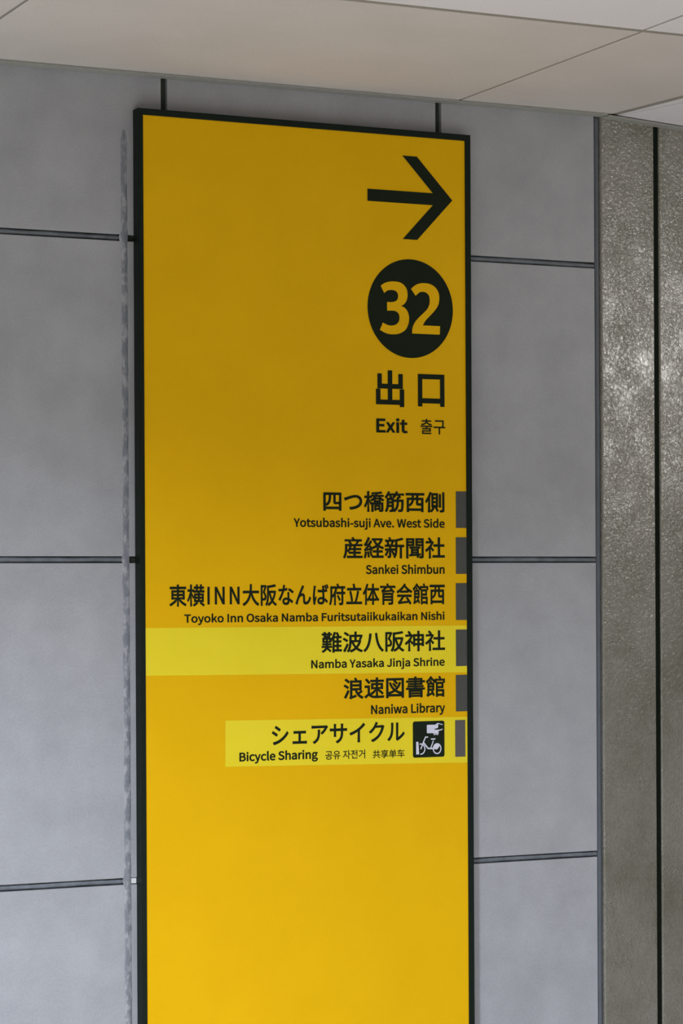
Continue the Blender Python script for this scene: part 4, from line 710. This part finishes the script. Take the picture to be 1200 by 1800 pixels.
    (38442,1000,3,759,479,836,479,813,365,772,268,719,189,667,272,629,370,604,479,681,479,21,595,784,443,772,443,653,443,534,443,414,443,266,431,85,340,-41,359,-51,387,-72,400,-85,501,52,514,246,514,414,514,436,514,458,514,479,524,479,533,479,542,479,571,345,614,228,676,132,617,62,546,11,469,-21,484,-36,504,-64,514,-83,591,-47,661,4,720,71,773,5,838,-47,914,-84,926,-65,949,-37,966,-23,885,10,819,62,765,127,838,230,891,365,918,538,902,542,887,547,871,551,868,550,863,549,859,548,744,548,629,548,514,548,514,603,514,658,514,712,656,722,813,741,924,768,909,790,893,811,878,832,771,806,18,161,797,81,797,81,505,81,212,81,-80,103,-80,126,-80,148,-80,148,190,148,460,148,729,196,729,244,729,291,729,265,661,231,571,198,498,280,419,304,352,304,297,304,266,297,241,280,230,269,223,256,221,241,220,221,218,194,218,165,222,177,203,185,174,186,156,213,154,244,155,270,157,291,159,312,165,327,175,358,195,371,237,371,290,371,352,352,423,268,507,306,587,350,687,382,770,366,780,350,790,333,800,329,799,325,798,321,797,241,797),
    (38627,1000,4,728,812,706,804,734,759,762,698,773,659,796,668,819,677,841,686,829,724,799,783,771,828,750,820,72,635,835,612,840,578,717,526,592,463,504,463,526,463,549,463,571,409,571,355,571,301,571,301,586,301,601,301,615,338,615,375,615,412,615,412,649,412,683,412,717,440,717,467,717,494,717,494,737,494,756,494,775,467,775,440,775,412,775,412,796,412,818,412,838,389,838,366,838,343,838,343,818,343,796,343,775,296,775,250,775,203,775,203,796,203,818,203,838,181,838,159,838,136,838,136,818,136,796,136,775,106,775,77,775,47,775,47,756,47,737,47,717,77,717,106,717,136,717,136,683,136,649,136,615,170,615,204,615,238,615,238,601,238,586,238,571,184,571,130,571,76,571,76,507,76,443,76,379,129,379,183,379,236,379,236,360,236,340,236,320,183,320,129,320,76,320,76,301,76,283,76,264,129,264,183,264,236,264,236,245,235,224,231,202,169,202,106,202,44,202,44,182,44,163,44,143,101,143,159,143,216,143,192,81,143,19,40,-28,56,-41,77,-63,87,-77,179,-32,232,22,264,79,324,37,389,-17,423,-53,437,-36,451,-19,465,-2,426,36,351,93,288,134,289,137,289,140,290,143,359,143,428,143,497,143,497,163,497,182,497,202,432,202,367,202,302,202,305,223,306,244,306,264,361,264,416,264,471,264,471,283,471,301,471,320,416,320,361,320,306,320,306,340,306,360,306,379,359,379,411,379,463,379,463,408,463,437,463,466,477,455,493,441,501,432,516,452,530,474,544,497,544,305,544,114,544,-78,567,-78,590,-78,613,-78,613,-61,613,-45,613,-28,728,-28,842,-28,958,-28,958,-5,958,18,958,41,909,41,861,41,813,41,813,88,813,134,813,180,856,180,899,180,941,180,941,202,941,224,941,245,899,245,856,245,813,245,813,291,813,336,813,382,856,382,898,382,940,382,940,404,940,425,940,446,898,446,856,446,813,446,813,491,813,536,813,581,859,581,905,581,951,581,951,604,951,626,951,649,841,649,731,649,620,649,643,705,664,764,680,823,658,829,4,296,717,343,717,343,700,343,682,343,665,296,665,250,665,203,665,203,682,203,700,203,717,250,717,4,136,490,136,520,170,520,204,520,238,520,238,490,238,460,238,430,204,430,170,430,136,430,136,460,4,301,490,301,520,335,520,368,520,401,520,401,490,401,460,401,430,368,430,335,430,301,430,301,460,4,613,336,613,382,657,382,701,382,745,382,745,336,745,291,745,245,701,245,657,245,613,245,613,291,4,657,446,613,446,613,491,613,536,613,581,657,581,701,581,745,581,745,536,745,491,745,446,701,446,4,613,134,613,180,657,180,701,180,745,180,745,134,745,88,745,41,701,41,657,41,613,41,613,88),
    (39208,1000,12,633,572,521,572,521,355,521,139,521,-78,542,-78,562,-78,583,-78,583,-63,583,-49,583,-34,666,-34,749,-34,832,-34,832,-48,832,-61,832,-74,853,-74,874,-74,894,-74,894,29,894,133,894,236,791,236,687,236,583,236,583,264,583,292,583,320,674,320,765,320,856,320,856,404,856,488,856,572,745,572,4,666,31,583,31,583,78,583,125,583,172,666,172,749,172,832,172,832,125,832,78,832,31,749,31,4,583,468,583,510,654,510,725,510,795,510,795,468,795,425,795,382,725,382,654,382,583,382,583,425,13,660,828,642,818,658,790,676,754,686,725,611,725,535,725,459,725,459,671,459,616,459,562,478,562,497,562,516,562,516,596,516,629,516,662,635,662,753,662,871,662,871,629,871,596,871,562,891,562,911,562,930,562,930,616,930,671,930,725,862,725,793,725,724,725,732,730,741,735,749,739,739,769,718,814,696,846,678,837,4,284,359,343,359,343,330,343,302,343,273,284,273,225,273,166,273,166,302,166,330,166,359,225,359,4,343,442,343,416,284,416,225,416,166,416,166,442,166,468,166,493,225,493,284,493,343,493,343,468,18,298,178,281,170,292,149,302,128,313,106,264,85,215,65,166,44,166,101,166,158,166,215,246,215,325,215,405,215,405,327,405,439,405,550,370,550,334,550,298,550,289,581,275,624,260,657,242,651,224,645,205,638,216,611,227,579,235,550,191,550,147,550,103,550,103,391,103,233,103,74,103,34,75,12,58,4,70,-14,83,-50,89,-67,105,-52,131,-37,336,55,351,21,364,-12,372,-37,390,-27,409,-17,427,-7,408,44,367,130,332,194,315,186,8,260,839,241,846,193,757,108,677,27,625,37,609,54,571,58,556,124,602,193,668,246,742,307,693,377,631,412,589,426,607,440,625,453,643,416,686,343,748,281,795,286,805,292,814,297,823,279,831),
    (44144,920,8,571,464,500,464,500,441,500,418,500,395,571,395,641,395,711,395,711,238,711,80,711,-78,739,-78,766,-78,793,-78,793,224,793,526,793,828,766,828,739,828,711,828,711,706,711,585,711,464,641,464,6,227,729,89,729,89,707,89,685,89,662,199,662,309,662,419,662,403,451,293,278,50,159,65,138,80,116,95,94,396,244,502,471,502,729,365,729),
    (44277,920,4,648,256,455,256,263,256,141,194,141,89,141,-14,263,-76,455,-76,648,-76,770,-14,770,89,770,194,4,314,192,455,192,597,192,688,153,688,89,688,27,597,-11,455,-11,314,-11,223,27,223,89,223,153,8,352,781,147,781,147,759,147,737,147,714,325,714,503,714,681,714,681,711,681,708,681,705,681,634,681,567,657,474,684,471,711,468,738,465,763,558,763,632,763,705,763,731,763,756,763,781,558,781,8,414,580,386,580,386,522,386,464,386,406,274,406,163,406,51,406,51,384,51,361,51,338,323,338,595,338,866,338,866,361,866,384,866,406,734,406,601,406,468,406,468,464,468,522,468,580,441,580),
    (44396,920,16,250,380,50,380,50,357,50,334,50,311,172,311,294,311,415,311,415,181,415,51,415,-79,443,-79,470,-79,498,-79,498,51,498,181,498,311,621,311,744,311,868,311,868,334,868,357,868,380,823,380,779,380,735,380,760,510,760,604,760,689,760,716,760,742,760,768,558,768,355,768,152,768,152,746,152,724,152,701,328,701,503,701,678,701,678,697,678,693,678,689,678,605,678,509,650,380,450,380),
    (50976,920,4,646,791,457,791,269,791,141,714,141,593,141,473,269,397,457,397,646,397,774,473,774,593,774,714,4,319,724,457,724,596,724,689,673,689,593,689,514,596,464,457,464,319,464,226,514,226,593,226,673,12,322,312,49,312,49,289,49,267,49,244,119,244,190,244,260,244,260,137,260,29,260,-78,289,-78,317,-78,345,-78,345,29,345,137,345,244,420,244,496,244,571,244,571,137,571,29,571,-78,599,-78,627,-78,655,-78,655,29,655,137,655,244,727,244,798,244,869,244,869,267,869,289,869,312,596,312),
    (51088,920,13,230,734,67,734,67,711,67,688,67,665,136,665,204,665,273,665,273,627,273,589,273,551,273,397,165,226,35,162,51,140,68,118,84,96,185,148,274,264,315,395,356,274,440,168,540,118,556,140,571,162,587,184,457,247,355,407,355,551,355,589,355,627,355,665,422,665,489,665,555,665,555,688,555,711,555,734,392,734,8,690,828,662,828,662,526,662,224,662,-78,690,-78,718,-78,745,-78,745,79,745,235,745,392,795,392,844,392,893,392,893,415,893,439,893,462,844,462,795,462,745,462,745,584,745,706,745,828,718,828),
    (51204,920,8,739,826,711,826,711,743,711,660,711,577,651,577,590,577,529,577,529,555,529,532,529,509,590,509,651,509,711,509,711,394,711,279,711,163,739,163,767,163,794,163,794,384,794,605,794,826,767,826,6,244,222,217,222,217,129,217,35,217,-58,418,-58,619,-58,819,-58,819,-35,819,-12,819,10,646,10,472,10,299,10,299,81,299,151,299,222,272,222,13,240,753,79,753,79,731,79,708,79,685,146,685,213,685,280,685,280,671,280,656,280,641,280,512,187,392,53,345,68,323,82,300,96,278,203,318,285,401,323,504,362,411,440,336,541,299,555,321,569,343,583,365,452,411,364,525,364,641,364,656,364,671,364,685,430,685,496,685,562,685,562,708,562,731,562,753,401,753),
    (52636,920,21,151,44,151,-4,151,-25,151,-47,151,-68,364,-68,576,-68,789,-68,789,-47,789,-25,789,-4,604,-4,418,-4,232,-4,232,24,232,53,232,81,409,81,586,81,762,81,762,147,762,213,762,279,675,279,587,279,499,279,499,307,499,335,499,362,621,362,744,362,866,362,866,383,866,404,866,425,595,425,323,425,51,425,51,404,51,383,51,362,173,362,295,362,417,362,417,335,417,307,417,279,328,279,239,279,149,279,149,259,149,238,149,217,326,217,504,217,681,217,681,191,681,166,681,140,505,140,328,140,151,140,151,92,15,229,748,134,748,134,727,134,706,134,684,226,684,319,684,411,684,396,596,261,539,94,529,102,508,110,487,118,466,270,478,403,525,458,610,514,525,647,478,798,466,807,487,815,508,823,529,656,539,520,596,505,684,598,684,691,684,784,684,784,706,784,727,784,748,689,748,594,748,499,748,499,776,499,804,499,832,472,832,445,832,417,832,417,804,417,776,417,748,323,748),
)
EM = 1000.0
GLYPH = {}
for _row in OUTLINES:
    # character code, advance, then per contour: knot count and six numbers a knot
    _i, _sps = 2, []
    while _i < len(_row):
        _k = _row[_i]
        _sps.append([_row[_i + 1 + 6 * j:_i + 7 + 6 * j] for j in range(_k)])
        _i += 1 + 6 * _k
    GLYPH[chr(_row[0])] = (_row[1], _sps)


FILLED = {}


def glyph_shape(ch_):
    """filled triangles of one character and its outline polygons, in em"""
    if ch_ in FILLED:
        return FILLED[ch_]
    cu = bpy.data.curves.new('c', 'CURVE')
    cu.dimensions = '2D'
    cu.fill_mode = 'BOTH'
    outl = []
    for pts in GLYPH[ch_][1]:
        poly = []
        k = len(pts)
        for i in range(k):
            a, b_ = pts[i], pts[(i + 1) % k]
            p0, p1, p2, p3 = (Vector((a[2], a[3])), Vector((a[4], a[5])), Vector((b_[0], b_[1])), Vector((b_[2], b_[3])))
            ln = (p3 - p0).length
            dev = abs((p1 - p0).cross(p3 - p0)) + abs((p2 - p0).cross(p3 - p0))
            steps = 1 if dev < ln * 6 else (3 if ln < 80 else 6)
            for j in range(steps):
                t = j / steps
                u = 1 - t
                poly.append(p0 * u ** 3 + p1 * (3 * u * u * t) + p2 * (3 * u * t * t) + p3 * t ** 3)
        clean = []
        for p in poly:
            if not clean or (p - clean[-1]).length > 1.0:
                clean.append(p)
        if (clean[0] - clean[-1]).length <= 1.0:
            clean.pop()
        outl.append(clean)
        sp = cu.splines.new('POLY')
        sp.points.add(len(clean) - 1)
        for i, p in enumerate(clean):
            sp.points[i].co = (p.x / 100, p.y / 100, 0, 1)
        sp.use_cyclic_u = True
    tmp = bpy.data.objects.new('tmp', cu)
    COL.objects.link(tmp)
    me = bpy.data.meshes.new_from_object(tmp.evaluated_get(bpy.context.evaluated_depsgraph_get()))
    vs_ = [(v.co.x / 10, v.co.y / 10) for v in me.vertices]
    fs_ = [tuple(p.vertices) for p in me.polygons]
    bpy.data.objects.remove(tmp)
    bpy.data.curves.remove(cu)
    bpy.data.meshes.remove(me)
    FILLED[ch_] = (vs_, fs_, [[(p.x / EM, p.y / EM) for p in q] for q in outl])
    return FILLED[ch_]


def lettering(text, x_mm, z_mm, sx, sz, bold, label):
    verts, faces = [], []

    def put(x, z, y):
        verts.append(((x_mm + x * sx) / 1000, y, (z_mm + z * sz) / 1000))
        return len(verts) - 1

    pen = 0.0
    for ch_ in text:
        if ch_ == ' ':
            pen += 0.223
            continue
        wide = 0.06 if ch_ in 'IN' and not text.isascii() else 0.0   # letters set wide among the kanji
        pen += wide
        vs_, fs_, outl = glyph_shape(ch_)
        b0 = len(verts)
        for x, z in vs_:
            put(x + pen, z, YI)
        faces += [tuple(b0 + i for i in f_) for f_ in fs_]
        if bold > 0:
            # thicken every stroke: a mitred ribbon along each outline
            for q in outl:
                P = [Vector(p) for p in q]
                k = len(P)
                idx = []
                for i in range(k):
                    d0 = (P[i] - P[i - 1]).normalized()
                    d1 = (P[(i + 1) % k] - P[i]).normalized()
                    n0, n1 = Vector((-d0.y, d0.x)), Vector((-d1.y, d1.x))
                    m_ = n0 + n1
                    m_ = n0 if m_.length < 0.3 else m_ * (2 / max(m_.length_squared, 2.0 / 1.0))
                    idx.append((put(P[i].x + m_.x * bold + pen, P[i].y + m_.y * bold, YI - 8e-6),
                                put(P[i].x - m_.x * bold + pen, P[i].y - m_.y * bold, YI - 8e-6)))
                for i in range(k):
                    a, b_ = idx[i], idx[(i + 1) % k]
                    faces.append((a[0], a[1], b_[1], b_[0]))
        pen += GLYPH[ch_][0] / EM + wide
    return part('lettering', mesh_from(verts, faces), M_INK, None, label)


LINES = [
    ('出', 57.46, 1852.99, 72.14, 72.37, 0.027, 'dark print reading exit in Japanese'),
    ('口', 146.55, 1853.87, 72.48, 74.72, 0.027, 'dark print reading exit in Japanese'),
    ('Exit', 60.66, 1796.35, 39.98, 33.79, 0.034, 'dark print reading Exit'),
    ('출구', 158.02, 1796.9, 30.79, 31.77, 0.011, 'small Korean print'),
    ('四つ橋筋西側', -52.84, 1646.39, 44.26, 41.55, 0.023, 'Japanese print, first destination line'),
    ('Yotsubashi-suji Ave. West Side', -111.63, 1613.03, 23.0, 20.76, 0.028, 'English print, first destination line'),
    ('産経新聞社', -9.32, 1556.75, 44.25, 42.85, 0.021, 'Japanese print, second destination line'),
    ('Sankei Shimbun', 39.05, 1523.28, 22.66, 21.53, 0.028, 'English print, second destination line'),
    ('東横INN大阪なんば府立体育会館西', -366.09, 1467.44, 35.9, 42.78, 0.021, 'Japanese print, third and longest destination line'),
    ('Toyoko Inn Osaka Namba Furitsutaiikukaikan Nishi', -336.1, 1433.56, 22.99, 19.63, 0.028, 'English print, third and longest destination line'),
    ('難波八阪神社', -55.89, 1376.76, 44.53, 41.46, 0.021, 'Japanese print on the full width lemon band'),
    ('Namba Yasaka Jinja Shrine', -78.66, 1344.04, 22.91, 19.84, 0.028, 'English print on the full width lemon band'),
    ('浪速図書館', -10.15, 1287.22, 44.43, 42.28, 0.021, 'Japanese print, library line'),
    ('Naniwa Library', 47.52, 1253.68, 22.98, 22.12, 0.028, 'English print, library line'),
    ('シェアサイクル', -162.97, 1202.17, 40.8, 43.42, 0.021, 'Japanese print beside the bicycle pictogram'),
    ('Bicycle Sharing', -227.75, 1172.22, 22.9, 20.91, 0.032, 'English print reading Bicycle Sharing'),
    ('공유 자전거', -49.14, 1170.51, 18.11, 18.3, 0.011, 'small Korean print under the katakana'),
    ('共享单车', 51.66, 1169.4, 17.5, 17.08, 0.011, 'small Chinese print under the katakana'),
]
for row in LINES:
    lettering(*row)
